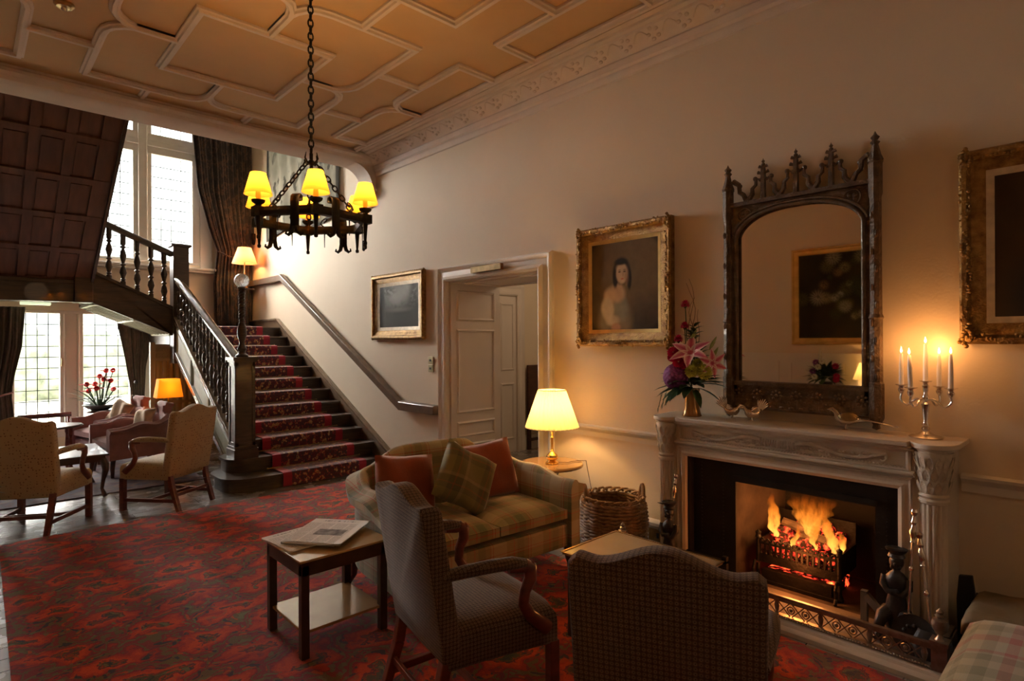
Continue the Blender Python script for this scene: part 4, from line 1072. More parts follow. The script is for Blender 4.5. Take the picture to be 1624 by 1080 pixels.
# ================================================================== TABLES
tn = thing('side_table', 'small two-tier side table with square dark legs beside the sofa', 'side table', (1.41, 2.94, .014))
hx, hy = .215, .20
for sx in (-1, 1):
    for sy in (-1, 1): MB().bx(sx * hx - .02, sx * hx + .02, sy * hy - .02, sy * hy + .02, 0, .455).build('leg', 'table_brown', tn, smooth=0, bevel=.003)
b = MB(); b.bx(-hx - .02, hx + .02, -hy - .02, hy + .02, .40, .47); b.build('apron', 'table_brown', tn, smooth=0, bevel=.003)
b = MB(); b.bx(-hx - .03, hx + .03, -hy - .03, hy + .03, .470, .482); b.build('table_top', 'leather_gold', tn, smooth=0, bevel=.003)
b = MB(); b.bx(-hx - .005, hx + .005, -hy - .005, hy + .005, .115, .13); b.build('lower_shelf', 'glossy_top', tn, smooth=0, bevel=.003)
def news(u, v, seed=0, head=.86):
    base = (.88, .86, .83); g = .5 + .5 * math.sin(v * 150); c = base
    col = (u * 4) % 1
    if .06 < col < .94 and v < head - .05 and g > .35 and R.random() < .85: c = lerp(base, (.25, .24, .23), .5)
    if head + .03 < v < .94 and .2 < u < .8 and fbm(u * 3, v * .6, 14, seed) > .5: c = lerp(base, (.12, .12, .12), .6)
    return c
def newspaper(label, w, h, th, loc, rz, pic, seed):
    t = thing('newspaper', label, 'newspaper', loc, math.radians(rz))
    b = MB()
    for k in range(4): 
        j = .004 * k
        b.grid(lambda u, v: Vector(((u - .5) * w + j, (v - .5) * h - j, .003 + th * k / 4 + .008 * sm(.75, 1, u) * (1 if k > 1 else 0))), 8, 4)
    b.bx(-w / 2, w / 2 - .03, -h / 2, h / 2, 0, th * .9)
    b.build('folded_sheets', 'paper_white', t, smooth=0)
    def fn(u, v):
        c = news(u, v, seed)
        if pic and pic[0] < u < pic[1] and pic[2] < v < pic[3]: c = lerp((.10, .10, .11), (.45, .43, .42), fbm(u, v, 9, seed))
        return c
    M = Matrix.Translation((0, 0, th + .0035)) @ Matrix.Rotation(-PI / 2, 4, 'X')
    o = painted('front_page', 'news_print', fn, w, h, 90, 120, t, M)
    return t
newspaper('thin newspaper lying half under the broadsheet on the two-tier table', .26, .30, .008, (1.29, 3.02, .497), 6, None, 1)
newspaper('broadsheet newspaper with a dark front photograph lying on top on the two-tier table', .32, .38, .012, (1.43, 2.98, .510), -52, (.35, .85, .3, .55), 3)

# coffee table before the fire
ct = thing('coffee_table', 'low table with a golden leather top between the brown armchair and the log basket', 'coffee table', (2.50, 1.70, .014))
for sx in (-1, 1):
    for sy in (-1, 1): MB().bx(sx * .20 - .02, sx * .20 + .02, sy * .28 - .02, sy * .28 + .02, 0, .42).build('leg', 'table_brown', ct, smooth=0, bevel=.003)
b = MB(); b.bx(-.22, .22, -.30, .30, .36, .42); b.build('apron', 'table_brown', ct, smooth=0)
b = MB(); b.bx(-.235, .235, -.325, .325, .42, .432); b.build('table_top', 'leather_gold', ct, smooth=0, bevel=.004)
b = MB(); b.sweep([(-.235, -.325, .432), (.235, -.325, .432), (.235, .325, .432), (-.235, .325, .432)], [(-.006, 0), (-.006, .003), (.006, .003), (.006, 0)], closed=True); b.build('brass_edge', 'brass_old', ct, smooth=0)

# round lamp table
rt = thing('round_table', 'round polished lamp table between the sofa arm and the doorway', 'side table', (3.385, 3.13, 0))
b = MB(); b.lathe([(.0001, .553), (.24, .553), (.25, .560), (.253, .570), (.245, .580), (.0001, .580)], seg=40); b.build('table_top', 'glossy_top', rt)
b = MB(); b.lathe([(.0001, .50), (.06, .50), (.03, .46), (.022, .40), (.035, .30), (.045, .22), (.028, .14), (.04, .11), (.0001, .11)], seg=20); b.build('pedestal', 'mahogany', rt)
b = MB(); b.lathe([(.0001, .545), (.09, .545), (.09, .553), (.0001, .553)], seg=20); b.lathe([(.03, .50), (.03, .545)], seg=12); b.build('block', 'mahogany', rt)
for k in range(3):
    a = k * 2 * PI / 3 + .4
    MB().tube([(.02 * math.cos(a), .02 * math.sin(a), .15), (.09 * math.cos(a), .09 * math.sin(a), .13), (.15 * math.cos(a), .15 * math.sin(a), .05), (.20 * math.cos(a), .20 * math.sin(a), .015)], [.022, .02, .016, .014], 8).build('foot', 'mahogany', rt)

def shade_mesh(r0, r1, z0, z1, pleats=0, seg=48, n=10):
    b = MB()
    def fn(u, v):
        r = r0 + (r1 - r0) * v; a = 2 * PI * u
        if pleats: r *= 1 + .028 * math.cos(a * pleats)
        return Vector((r * math.cos(a), r * math.sin(a), z0 + (z1 - z0) * v))
    s = pleats * 4 if pleats else seg
    b.grid(fn, s, n if pleats else 4, closed_u=True)
    return b
# brass table lamp
tl = thing('table_lamp', 'lit brass table lamp with a pleated cream shade on the round table', 'lamp', (3.36, 3.10, .581))
b = MB(); b.lathe([(.0001, 0), (.048, 0), (.052, .008), (.04, .016), (.025, .022), (.038, .034), (.046, .052), (.042, .070), (.022, .088), (.012, .098), (.014, .106), (.009, .112), (.009, .20), (.013, .206), (.009, .212), (.0085, .34), (.0001, .34)], seg=28); b.build('brass_base', 'brass', tl)
shade_mesh(.208, .108, .288, .578, 36).build('lamp_shade', 'shade_cream', tl, smooth=60)
lsh = bpy.data.objects['lamp_shade']
b = MB()
for r, z in ((.208, .288), (.108, .578)): b.tube([(r * math.cos(a * PI / 24), r * math.sin(a * PI / 24), z) for a in range(48)], .004, 6, closed=True)
b.build('shade_trim', 'gilt_pale', lsh)
MB().ball((0, 0, .40), .03, 12).build('light_bulb', 'bulb', tl)
lamp('table_lamp_light', 'POINT', (3.36, 3.10, .581 + .43), 12, (1, .58, .21), .045)
b = MB(); b.tube([(3.40, 3.08, .590), (3.46, 3.02, .586), (3.52, 3.03, .586), (3.58, 3.0, .587), (3.63, 2.98, .583), (3.645, 2.975, .50), (3.66, 2.95, .35), (3.67, 2.88, .15), (3.70, 2.8, .02), (3.72, 2.6, .012)], .003, 6)
tag(b.build('lamp_cord', 'cord'), 'thin brown cord trailing from the brass lamp over the table edge to the floor', 'cord')

# ================================================================== LOG BASKET
bk = thing('log_basket', 'round wicker log basket with two loop handles beside the fireplace', 'basket', (3.43, 2.56, 0))
b = MB(); nst = 18
def brad(z): return .195 + .035 * math.sin(min(1, z / .40) * PI * .85) 
for k in range(17):
    z = .022 + k * .0226; r = brad(z)
    for ph in (0, 1):
        b.tube([((r + .013 * math.cos(PI * q / 2 * 1.0 + ph * PI)) * math.cos(q * PI / nst), (r + .013 * math.cos(PI * q / 2 + ph * PI)) * math.sin(q * PI / nst), z + .006 * math.sin(PI * q / 2 + ph * PI + k)) for q in range(nst * 2)], .0098, 6, closed=True)
b.build('weave', 'wicker', bk, smooth=60, merge=False)
b = MB()
for q in range(nst):
    a = (q + .5) * 2 * PI / nst; b.tube([(brad(z) * math.cos(a), brad(z) * math.sin(a), z) for z in (.01, .1, .2, .3, .40)], .007, 5)
b.build('stakes', 'wicker', bk, merge=False)
b = MB()
for q in range(22):   # thick braided rim
    a = q * 2 * PI / 22
    b.tube([((brad(.4) + .012 * math.sin(t * 1.6)) * math.cos(a + t * .16), (brad(.4) + .012 * math.sin(t * 1.6)) * math.sin(a + t * .16), .405 + .022 * math.sin(t * 1.05)) for t in range(4)], .009, 6)
b.build('braided_rim', 'wicker', bk, merge=False)
for a0 in (math.radians(137), math.radians(-43)):
    b = MB(); b.tube([((brad(.4)) * math.cos(a0 + .26 * math.cos(t * PI / 10)), (brad(.4)) * math.sin(a0 + .26 * math.cos(t * PI / 10)), .37 + .125 * math.sin(t * PI / 10)) for t in range(11)], .015, 8); b.build('handle', 'wicker', bk)
b = MB(); b.lathe([(.0001, .012), (.19, .012), (.19, .02), (.0001, .02)], seg=24); b.build('base', 'wicker', bk)

# ================================================================== HALL FURNITURE
def cabriole(b, x, y, z1, sx, sy, r=.03):
    b.tube([(x, y, z1), (x + sx * .02, y + sy * .02, z1 * .86), (x + sx * .022, y + sy * .022, z1 * .70), (x + sx * .005, y + sy * .005, z1 * .45), (x - sx * .006, y - sy * .006, z1 * .2), (x + sx * .012, y + sy * .012, z1 * .04), (x + sx * .02, y + sy * .02, 0)], [r, r * 1.15, r, r * .65, r * .5, r * .7, r * .75], 8)
t = thing('coffee_table', 'low mahogany table with cabriole legs and a glossy top on the hall rug', 'coffee table', (.70, 7.42, .013))
b = MB(); b.bx(-.36, .36, -.42, .42, .405, .425); b.build('table_top', 'mahogany', t, smooth=0, bevel=.008)
b = MB(); b.bx(-.33, .33, -.39, .39, .35, .405); b.build('apron', 'mahogany', t, smooth=0)
for sx in (-1, 1):
    for sy in (-1, 1): b = MB(); cabriole(b, sx * .31, sy * .37, .37, sx, sy); b.build('leg', 'mahogany', t)
t = thing('oval_table', 'oval wooden table with turned legs catching the window light beyond the coffee table', 'table', (.68, 8.75, .013))
b = MB(); b.lathe([(.0001, .53), (.37, .53), (.385, .54), (.37, .555), (.0001, .555)], seg=36, sy=.75); b.build('table_top', 'mahogany', t)
for sx in (-1, 1):
    for sy in (-1, 1): MB().lathe([(.018, 0), (.022, .05), (.014, .1), (.022, .3), (.016, .42), (.024, .45), (.024, .53)], (sx * .24, sy * .16, 0), 10).build('leg', 'mahogany_red', t)
t = thing('window_bench', 'narrow wooden bench table with a raised rail standing in front of the garden window', 'table', (.78, 9.95, .013))
b = MB(); b.bx(-.28, .28, -.14, .14, .54, .57); b.build('table_top', 'mahogany', t, smooth=0)
for sx in (-1, 1):
    for sy in (-1, 1): MB().bar((sx * .25, sy * .11, .54), (sx * .26, sy * .12, 0), .03, .03).build('leg', 'mahogany_red', t, smooth=0)
MB().bx(-.28, .28, -.13, -.12, .57, .60).build('rail', 'mahogany_red', t, smooth=0)
# small table with orange lamp
t = thing('side_table', 'small dark table with papers holding the orange-shaded lamp by the stairs', 'side table', (1.97, 8.93, 0))
b = MB(); b.bx(-.20, .17, -.17, .17, .46, .48); b.build('table_top', 'mahogany', t, smooth=0, bevel=.005)
for sx in (-1, 1):
    for sy in (-1, 1): MB().bar((sx * .14, sy * .13, .46), (sx * .14, sy * .13, .0), .03, .03).build('leg', 'mahogany', t, smooth=0)
tag(MB().box((1.86, 8.86, .487), (.14, .20, .010), .3).build('magazine', 'paper_white', smooth=0), 'pale magazine on the small dark table under the orange lamp', 'magazine')
t = thing('table_lamp', 'table lamp with a glowing orange shade under the slope of the stairs', 'lamp', (2.03, 8.98, .481))
b = MB(); b.lathe([(.0001, 0), (.06, 0), (.06, .015), (.02, .03), (.015, .08), (.032, .13), (.03, .20), (.012, .25), (.009, .36), (.0001, .36)], seg=20); b.build('brass_base', 'brass', t)
b = MB()
def rect_shade(u, v):
    k = 1 - .22 * v; a = 2 * PI * u; c, s_ = math.cos(a), math.sin(a); m_ = max(abs(c), abs(s_)) ** .85
    return Vector((c / m_ * .165 * k, s_ / m_ * .115 * k, .32 + .25 * v))
b.grid(rect_shade, 48, 4, closed_u=True); b.build('lamp_shade', 'shade_orange', t, smooth=60); MB().ball((0, 0, .42), .03, 10).build('light_bulb', 'bulb_candle', t)
lamp('orange_lamp_light', 'POINT', (2.03, 8.98, .481 + .43), 3, (1, .45, .1), .04)
# potted red flowers on a stand
t = thing('plant_stand', 'small round dark stand under the potted red flowers', 'plant stand', (1.44, 10.25, 0))
b = MB(); b.lathe([(.0001, .54), (.17, .54), (.18, .555), (.17, .57), (.0001, .57)], seg=24); b.build('table_top', 'mahogany', t)
b = MB(); b.lathe([(.03, .03), (.02, .2), (.035, .3), (.02, .4), (.03, .54)], seg=12); b.lathe([(.14, 0), (.14, .02), (.03, .04)], seg=20); b.build('pedestal', 'mahogany', t)
t = thing('potted_flowers', 'dark bowl of tall red flowers with strap leaves in front of the garden window', 'potted plant', (1.44, 10.25, .571))
b = MB(); b.lathe([(.0001, 0), (.10, 0), (.16, .035), (.215, .08), (.205, .085), (.15, .05), (.0001, .045)], seg=28); b.build('bowl', 'pot_dark', t)
b = MB()
for k in range(20):
    a = k * 2.4; l = .18 + .26 * R.random(); up = .5 + 1.2 * R.random()
    b.leafq((.05 * math.cos(a), .05 * math.sin(a), .05), (math.cos(a), math.sin(a), up), l, .045, (-math.cos(a) * .5, -math.sin(a) * .5, 1), .35)
b.build('leaves', 'leaf', t, smooth=60, merge=False)
for k, (x, y, z) in enumerate(((-.16, -.02, .36), (-.06, 0, .36), (.05, .03, .42), (.07, -.04, .55), (.16, .02, .55), (.13, 0, .40), (-.13, .05, .26), (-.05, -.08, .30), (.17, .05, .27), (.0, .02, .47))):
    b = MB(); b.tube([(x * .2, y * .2, .04), (x * .6, y * .6, z * .6), (x, y, z)], .008, 5); b.build('stem', 'leaf', t)
    b = MB()
    for q in range(7):
        a = q * 2 * PI / 7 + k; b.leafq((x, y, z), (math.cos(a), math.sin(a) , .45), .105, .085, (-math.cos(a), -math.sin(a), 1), .3)
    b.ball((x, y, z + .02), .036, 7); b.build('flower', 'petal_red', t, smooth=60, merge=False)
# lamp on the landing
t = thing('landing_table', 'slim dark pedestal table in the corner of the landing', 'side table', (3.5, 10.35, 1.787))
b = MB(); b.lathe([(.0001, .66), (.15, .66), (.155, .675), (.0001, .68)], seg=24); b.build('table_top', 'mahogany', t)
b = MB(); b.lathe([(.14, 0), (.12, .03), (.03, .06), (.02, .2), (.035, .35), (.02, .5), (.03, .66)], seg=14); b.build('pedestal', 'mahogany', t)
t = thing('table_lamp', 'lamp with a peach shade glowing underneath in the corner of the landing', 'lamp', (3.5, 10.35, 2.468))
b = MB(); b.lathe([(.0001, 0), (.06, 0), (.05, .02), (.02, .04), (.03, .12), (.02, .2), (.01, .28), (.01, .44), (.0001, .44)], seg=16); b.build('base', 'brass_old', t)
shade_mesh(.20, .105, .42, .69, 0).build('lamp_shade', 'shade_peach', t, smooth=60); MB().ball((0, 0, .50), .03, 10).build('light_bulb', 'bulb', t)
lamp('landing_lamp_light', 'POINT', (3.5, 10.35, 2.468 + .53), 12, (1, .52, .15), .04)

# ================================================================== FIREPLACE
fp = thing('fireplace', 'carved cream marble chimneypiece with fluted end columns around an open fire', 'fireplace')
XF = 3.47   # front face of the surround
Y0, Y1 = .60, 2.20
b = MB()
b.bx(XF, XW, .71, .80, .036, .785); b.bx(XF, XW, 2.0, 2.09, .036, .785); b.bx(XF, XW, .71, 2.09, .785, .985)
b.bx(XF + .035, XW, .60, .71, .001, .985); b.bx(XF + .035, XW, 2.09, 2.20, .001, .985)
b.build('surround', 'marble', fp, smooth=0, bevel=.003)
b = MB()   # moulded architrave round the opening, ledge under the frieze
AP = [(0, 0), (0, .012), (.018, .022), (.03, .012), (.045, .012), (.055, .018), (.06, 0)]
b.sweep([(XF, .80, .03), (XF, .80, .785), (XF, 2.0, .785), (XF, 2.0, .03)], [(p[0], p[1]) for p in AP], up=(-1, 0, 0))
b.prism([(XF, .852), (XF - .012, .855), (XF - .03, .866), (XF - .03, .874), (XF - .018, .878), (XF, .882)], 'y', .73, 2.07)
b.sweep([(XF, .755, .885), (XF, 2.045, .885), (XF, 2.045, .985), (XF, .755, .985)], [(-.012, 0), (-.012, .006), (0, .014), (.012, .006), (.012, 0)], closed=True, up=(-1, 0, 0))
b.build('mouldings', 'marble', fp, smooth=30)
b = MB()   # carved frieze: ribbon scroll, drapery and foliage, dentils
for s in (-1, 1):
    b.tube([(XF - .008, 1.4 + s * (.10 + q * .025), .938 + .022 * math.sin(q * .36 + .6)) for q in range(19)], [.015 - .0004 * q for q in range(19)], 6)
    b.tube([(XF - .006, 1.4 + s * (.555 - .012 * math.cos(q * .8) - .004 * q), .93 + .018 * math.sin(q * .8)) for q in range(8)], .006, 6)
for k in range(110):
    q = R.random() * 2 - 1; b.ball((XF - .003, 1.4 + q * .5, .932 + .03 * (R.random() - .5) * 1.5 * (1 - .4 * abs(q))), (.010, .014, .010), 5)
for k in range(15): b.tube([(XF - .006, 1.4 - .10 + k * .0143, .955), (XF - .016, 1.4 - .10 + k * .0143, .935), (XF - .008, 1.4 - .10 + k * .0143, .915)], .006, 5)
for k in range(74): b.bx(XF - .012, XF, .765 + k * .0174, .774 + k * .0174, .893, .902)
b.build('carved_frieze', 'marble_carved', fp, smooth=50, merge=False)
# end columns
for yc in (.655, 2.145):
    b = MB(); xc = XF + .02
    b.lathe([(.072, .10), (.075, .11), (.070, .125), (.058, .14)], (xc, yc, 0), 24)
    b.bx(xc - .085, xc + .10, yc - .075, yc + .075, .036, .10)
    b.build('column_base', 'marble', fp); b = MB()
    b.lathe([(.058, .735), (.064, .74), (.066, .752), (.060, .762), (.066, .775), (.060, .785)], (xc, yc, 0), 24)
    b.lathe([(.058, .785), (.060, .84), (.066, .92), (.078, .975), (.080, .99)], (xc, yc, 0), 24)
    b.build('column_capital', 'marble', fp)
    b = MB(); n = 14; pr = []
    for k in range(n * 6):
        a = 2 * PI * k / (n * 6); r = .057 - .007 * (1 - abs(math.sin(a * n / 2)))
        pr.append((xc + r * math.cos(a), yc + r * math.sin(a)))
    b.prism(pr, 'z', .14, .735); b.build('fluted_shaft', 'marble', fp, smooth=30)
    b = MB()
    for row in range(3):
        for k in range(14):
            a = 2 * PI * (k + .5 * row) / 14; z = .79 + row * .06; r = .060 + row * .0045
            b.leafq((xc + r * math.cos(a), yc + r * math.sin(a), z), (math.cos(a) * .15, math.sin(a) * .15, 1), .064, .030, (math.cos(a), math.sin(a), 0), -.10)
    b.build('acanthus_leaves', 'marble_carved', fp, smooth=60, merge=False)
# shelf with rounded breaks above the columns
def shelf_outline(o):
    pts = [(XW, .56 - o)]
    pts += [(XF + .05, .56 - o)] + [(XF + .02 - (.09 + o) * math.sin(t * PI / 10), .655 - (.09 + o) * math.cos(t * PI / 10)) for t in range(1, 10)]
    pts += [(XF - .045 - o, .745 + o), (XF - .045 - o, 2.055 - o)]
    pts += [(XF + .02 - (.09 + o) * math.sin(t * PI / 10), 2.145 - (.09 + o) * math.cos(t * PI / 10)) for t in range(1, 10)] + [(XF + .05, 2.24 + o), (XW, 2.24 + o)]
    return pts
b = MB()
for z0, z1, o in ((.985, .998, -.02), (.998, 1.008, -.008), (1.008, 1.034, .006)): b.prism(shelf_outline(o), 'z', z0, z1)
b.build('mantel_shelf', 'marble', fp, smooth=30, bevel=.004)
ZS = 1.034
# firebox
b = MB(); xs_ = XF + .08
b.bx(xs_, xs_ + .02, .80, .925, .03, .80); b.bx(xs_, xs_ + .02, 1.70, 2.0, .03, .80); b.bx(xs_, xs_ + .02, .925, 1.70, .665, .80)
b.bx(XF + .02, xs_ + .02, .80, .812, .03, .80); b.bx(XF + .02, xs_ + .02, 1.988, 2.0, .03, .80)
for y in (.87, 1.78, 1.93): 
    for k in range(30): b.ball((xs_ - .002, y, .06 + k * .0235), .005, 5)
b.bx(xs_ - .025, xs_, .915, 1.71, .655, .69)
b.build('iron_register', 'soot', fp, smooth=0)
b = MB(); b.bx(4.10, 4.14, .80, 2.0, 0, .9); b.bx(xs_ + .02, 4.12, .80, 2.0, .74, .80)
b.prism([(xs_ + .02, .90), (4.1, 1.02), (4.1, .88), (xs_ + .02, .80)], 'z', 0, .8); b.prism([(xs_ + .02, 1.72), (4.1, 1.60), (4.1, 2.0), (xs_ + .02, 2.0)], 'z', 0, .8)
b.bx(xs_ + .02, 4.12, .8, 2.0, .0, .035)
b.build('firebox', 'fire_brick', fp, smooth=0)
b = MB(); b.bx(4.085, 4.10, .95, 1.68, .05, .72); b.build('fireback', 'soot', fp, smooth=0)
# hearth: slab and kerb
hs = thing('hearth', 'pale stone hearth slab with a raised marble kerb in front of the fireplace', 'hearth')
b = MB(); b.bx(3.20, XF + .10, .60, 2.30, 0, .035); b.build('slab', 'hearth_stone', hs, smooth=0)
b = MB(); b.prism([(3.12, 0), (3.12, .022), (3.13, .03), (3.15, .034), (3.16, .045), (3.235, .05), (3.24, 0)], 'y', .53, 2.36)
b.bx(3.24, XF + .0, .53, .595, 0, .05); b.bx(3.24, XF, 2.295, 2.36, 0, .05)
b.build('kerb', 'marble', hs, smooth=30)

# fire grate, coals, flames
gx = 3.66
g = thing('fire_grate', 'black iron fire basket with a pierced fretted front holding the burning coals', 'fire grate', (0, 0, 0))
b = MB()
for k in range(15):
    y = 1.15 + k * .0315
    b.bx(gx - .008, gx + .004, y - .006, y + .006, .15, .285)
b.bx(gx - .010, gx + .006, 1.14, 1.60, .15, .20); b.bx(gx - .010, gx + .006, 1.14, 1.60, .262, .276)
for k in range(14): b.tube([(gx - .002, 1.166 + k * .0315 + .011 * math.cos(a * PI / 4), .213 + .014 * math.sin(a * PI / 4)) for a in range(8)], .004, 4, closed=True)
for k in range(14): b.tube([(gx - .002, 1.166 + k * .0315 + .013 * math.cos(a * PI / 4), .274 + .022 * math.sin(a * PI / 4)) for a in range(5)], .005, 5)
b.build('fretted_front', 'black_iron', g, smooth=0, merge=False)
for y in (1.135, 1.605):
    b = MB(); b.lathe([(.02, .035), (.024, .05), (.012, .08), (.014, .2), (.012, .29), (.02, .30), (.014, .315), (.018, .33), (.0001, .345)], (gx, y, 0), 12)
    b.tube([(gx - .01, y, .14), (gx - .05, y, .16), (gx - .07, y, .12), (gx - .06, y, .07), (gx - .08, y, .04)], .010, 6); b.build('leg', 'black_iron', g)
b = MB()
for k in range(11): b.bx(gx, 3.98, 1.15 + k * .042, 1.162 + k * .042, .15, .162)
b.bx(gx, 3.98, 1.14, 1.15, .15, .29); b.bx(gx, 3.98, 1.59, 1.60, .15, .29); b.bx(3.97, 3.98, 1.14, 1.60, .15, .42)
b.bx(gx - .03, gx + .02, 1.17, 1.57, .045, .115); b.bx(gx - .045, gx + .0, 1.15, 1.59, .035, .055)
b.build('basket', 'black_iron', g, smooth=0)
b = MB(); b.bx(gx + .02, 3.95, 1.17, 1.57, .04, .10); b.build('ash_bed', 'ember', g, smooth=0)
rr_ = random.Random(3)
for k in range(46):
    y = 1.18 + rr_.random() * .39; x = gx + .03 + rr_.random() * .27; z = .19 + rr_.random() * .10 + (x - gx) * .25; s = .022 + rr_.random() * .020
    b = MB(); b.ball((0, 0, 0), (s, s * 1.2, s * .9), 6)
    for v in b.bm.verts: v.co += Vector((rr_.random() - .5, rr_.random() - .5, rr_.random() - .5)) * s * .5
    o = b.build('coal', 'ember', smooth=0); o.location = (x, y, z); o.rotation_euler = (rr_.random() * 3, rr_.random() * 3, 0)
    tag(o, 'glowing coal lump heaped in the iron fire basket', 'coal', 'burning coals in the fire basket')
for k, (y0, y1, z) in enumerate(((1.18, 1.40, .31), (1.30, 1.52, .34))):
    b = MB(); b.tube([(3.78 + .05 * k, y0, z), (3.80 + .04 * k, (y0 + y1) / 2, z + .015), (3.83, y1, z + .04 * k)], [.028, .032, .026], 8)
    tag(b.build('log', 'log_bark'), ('charred log lying low across the coals' if k == 0 else 'charred log tilted on top of the other burning log'), 'log')
def flame(parts, label):
    t = thing('flame', label, 'flame', group='flames of the fire')
    for (x, pts, wd) in parts:
        b = MB(); n = len(pts) - 1
        P = smooth_poly([(p[0], p[1], w_) for p, w_ in zip(pts, wd)], 6); nn = len(P) - 1
        for sgn in (0, 1):   # two bowed skins make a hollow tongue
            V = []
            for i, p in enumerate(P):
                row = []
                for k in range(9):
                    a = k / 8 * 2 - 1
                    row.append(b.bm.verts.new((x + (1 if sgn else -1) * p[2] * .45 * (1 - a * a) + .01 * math.sin(i * .9), p[0] + a * p[2] * (1 + .10 * math.sin(i * 1.3 + a * 2)), p[1])))
                V.append(row)
            for i in range(nn):
                for k in range(8):
                    f = b.bm.faces.new([V[i][k], V[i][k + 1], V[i + 1][k + 1], V[i + 1][k]])
                    b._uvset(f, [(k / 8, i / nn), ((k + 1) / 8, i / nn), ((k + 1) / 8, (i + 1) / nn), (k / 8, (i + 1) / nn)])
        b.build('tongue', 'fire_flame', t, smooth=180, merge=False, keepuv=True)
    return t
flame([(3.74, [(1.525, .30), (1.545, .36), (1.535, .43), (1.55, .50), (1.555, .57)], [.016, .036, .040, .030, .012])], 'narrow tall flame at the doorway end of the fire')
flame([(3.80, [(1.33, .30), (1.34, .36), (1.345, .42), (1.34, .50), (1.33, .575)], [.018, .04, .085, .13, .15]), (3.76, [(1.295, .27), (1.315, .32), (1.30, .38), (1.28, .45)], [.008, .022, .03, .016])], 'broad spreading flame in the middle of the fire')
flame([(3.74, [(1.185, .28), (1.195, .34), (1.22, .40), (1.235, .47), (1.25, .53)], [.018, .036, .034, .022, .008]), (3.77, [(1.16, .29), (1.15, .35), (1.17, .41)], [.014, .022, .008])], 'ragged flame at the candelabra end of the fire')
flame([(3.70, [(1.42, .27), (1.40, .32), (1.375, .37), (1.385, .42)], [.012, .018, .012, .005])], 'small curling flame low between the coals')
lamp('fire_light', 'POINT', (3.68, 1.36, .46), 5, (1, .36, .09), .10)
lamp('fire_light_low', 'POINT', (3.55, 1.35, .22), 1.2, (1, .25, .05), .05)

# fender
fd = thing('fender', 'pierced brass fire fender with a beaded foot standing on the marble kerb', 'fender')
fx, fz = 3.205, .052
b = MB(); b.bx(fx - .012, fx + .012, .565, 2.33, fz + .098, fz + .112); b.bx(fx + .01, XF, .565, .589, fz + .098, fz + .112); b.bx(fx + .01, XF, 2.306, 2.33, fz + .098, fz + .112)
b.build('top_rail', 'fender_metal', fd, smooth=0, bevel=.003)
b = MB(); b.bx(fx - .018, fx + .012, .56, 2.335, fz, fz + .014); b.bx(fx - .01, fx + .008, .565, 2.33, fz + .084, fz + .098); b.bx(fx + .01, XF, .56, .59, fz, fz + .014); b.bx(fx + .01, XF, 2.305, 2.335, fz, fz + .014)
b.build('bottom_rail', 'fender_metal', fd, smooth=0)
nM = 23; b = MB()
for k in range(nM):
    y = .64 + k * .074
    if k % 3 == 0: b.lathe([(.004, .014), (.010, .03), (.014, .055), (.009, .075), (.003, .086)], (fx, y, fz), 8, sx=.5)
    else: b.tube([(fx, y + .018 * math.cos(a * PI / 5), fz + .049 + .018 * math.sin(a * PI / 5)) for a in range(10)], .004, 5, closed=True); b.ball((fx, y, fz + .049), .010, 6)
    y2 = y + .037
    for s in (-1, 1): b.bar((fx, y2 - .032, fz + .049 - s * .035), (fx, y2 + .032, fz + .049 + s * .035), .004, .005)
b.build('pierced_band', 'fender_metal', fd, smooth=0, merge=False)
for s in (.60, 2.295):
    b = MB(); b.bx(fx + .04, XF, s - .022, s - .018, fz + .046, fz + .052)
    for k in range(3): b.tube([(fx + .06 + k * .07 + .02 * math.cos(a * PI / 5), s - .02, fz + .049 + .02 * math.sin(a * PI / 5)) for a in range(10)], .004, 5, closed=True)
    b.build('pierced_return', 'fender_metal', fd, smooth=0, merge=False)
b = MB()
for k in range(142): b.ball((fx - .020, .57 + k * .0124, fz + .010), .0055, 4)
b.build('beading', 'silver', fd, smooth=0, merge=False)
for y in (.580, 2.318):
    b = MB(); b.bx(fx - .03, fx + .03, y - .03, y + .03, fz, fz + .13); b.bx(fx - .036, fx + .036, y - .036, y + .036, fz + .12, fz + .135)
    b.lathe([(.022, .135), (.012, .15), (.010, .16), (.028, .18), (.034, .205), (.030, .225), (.014, .235), (.022, .243), (.012, .25), (.015, .262), (.0001, .28)], (fx, y, fz), 18)
    b.build('corner_urn', 'fender_metal', fd)

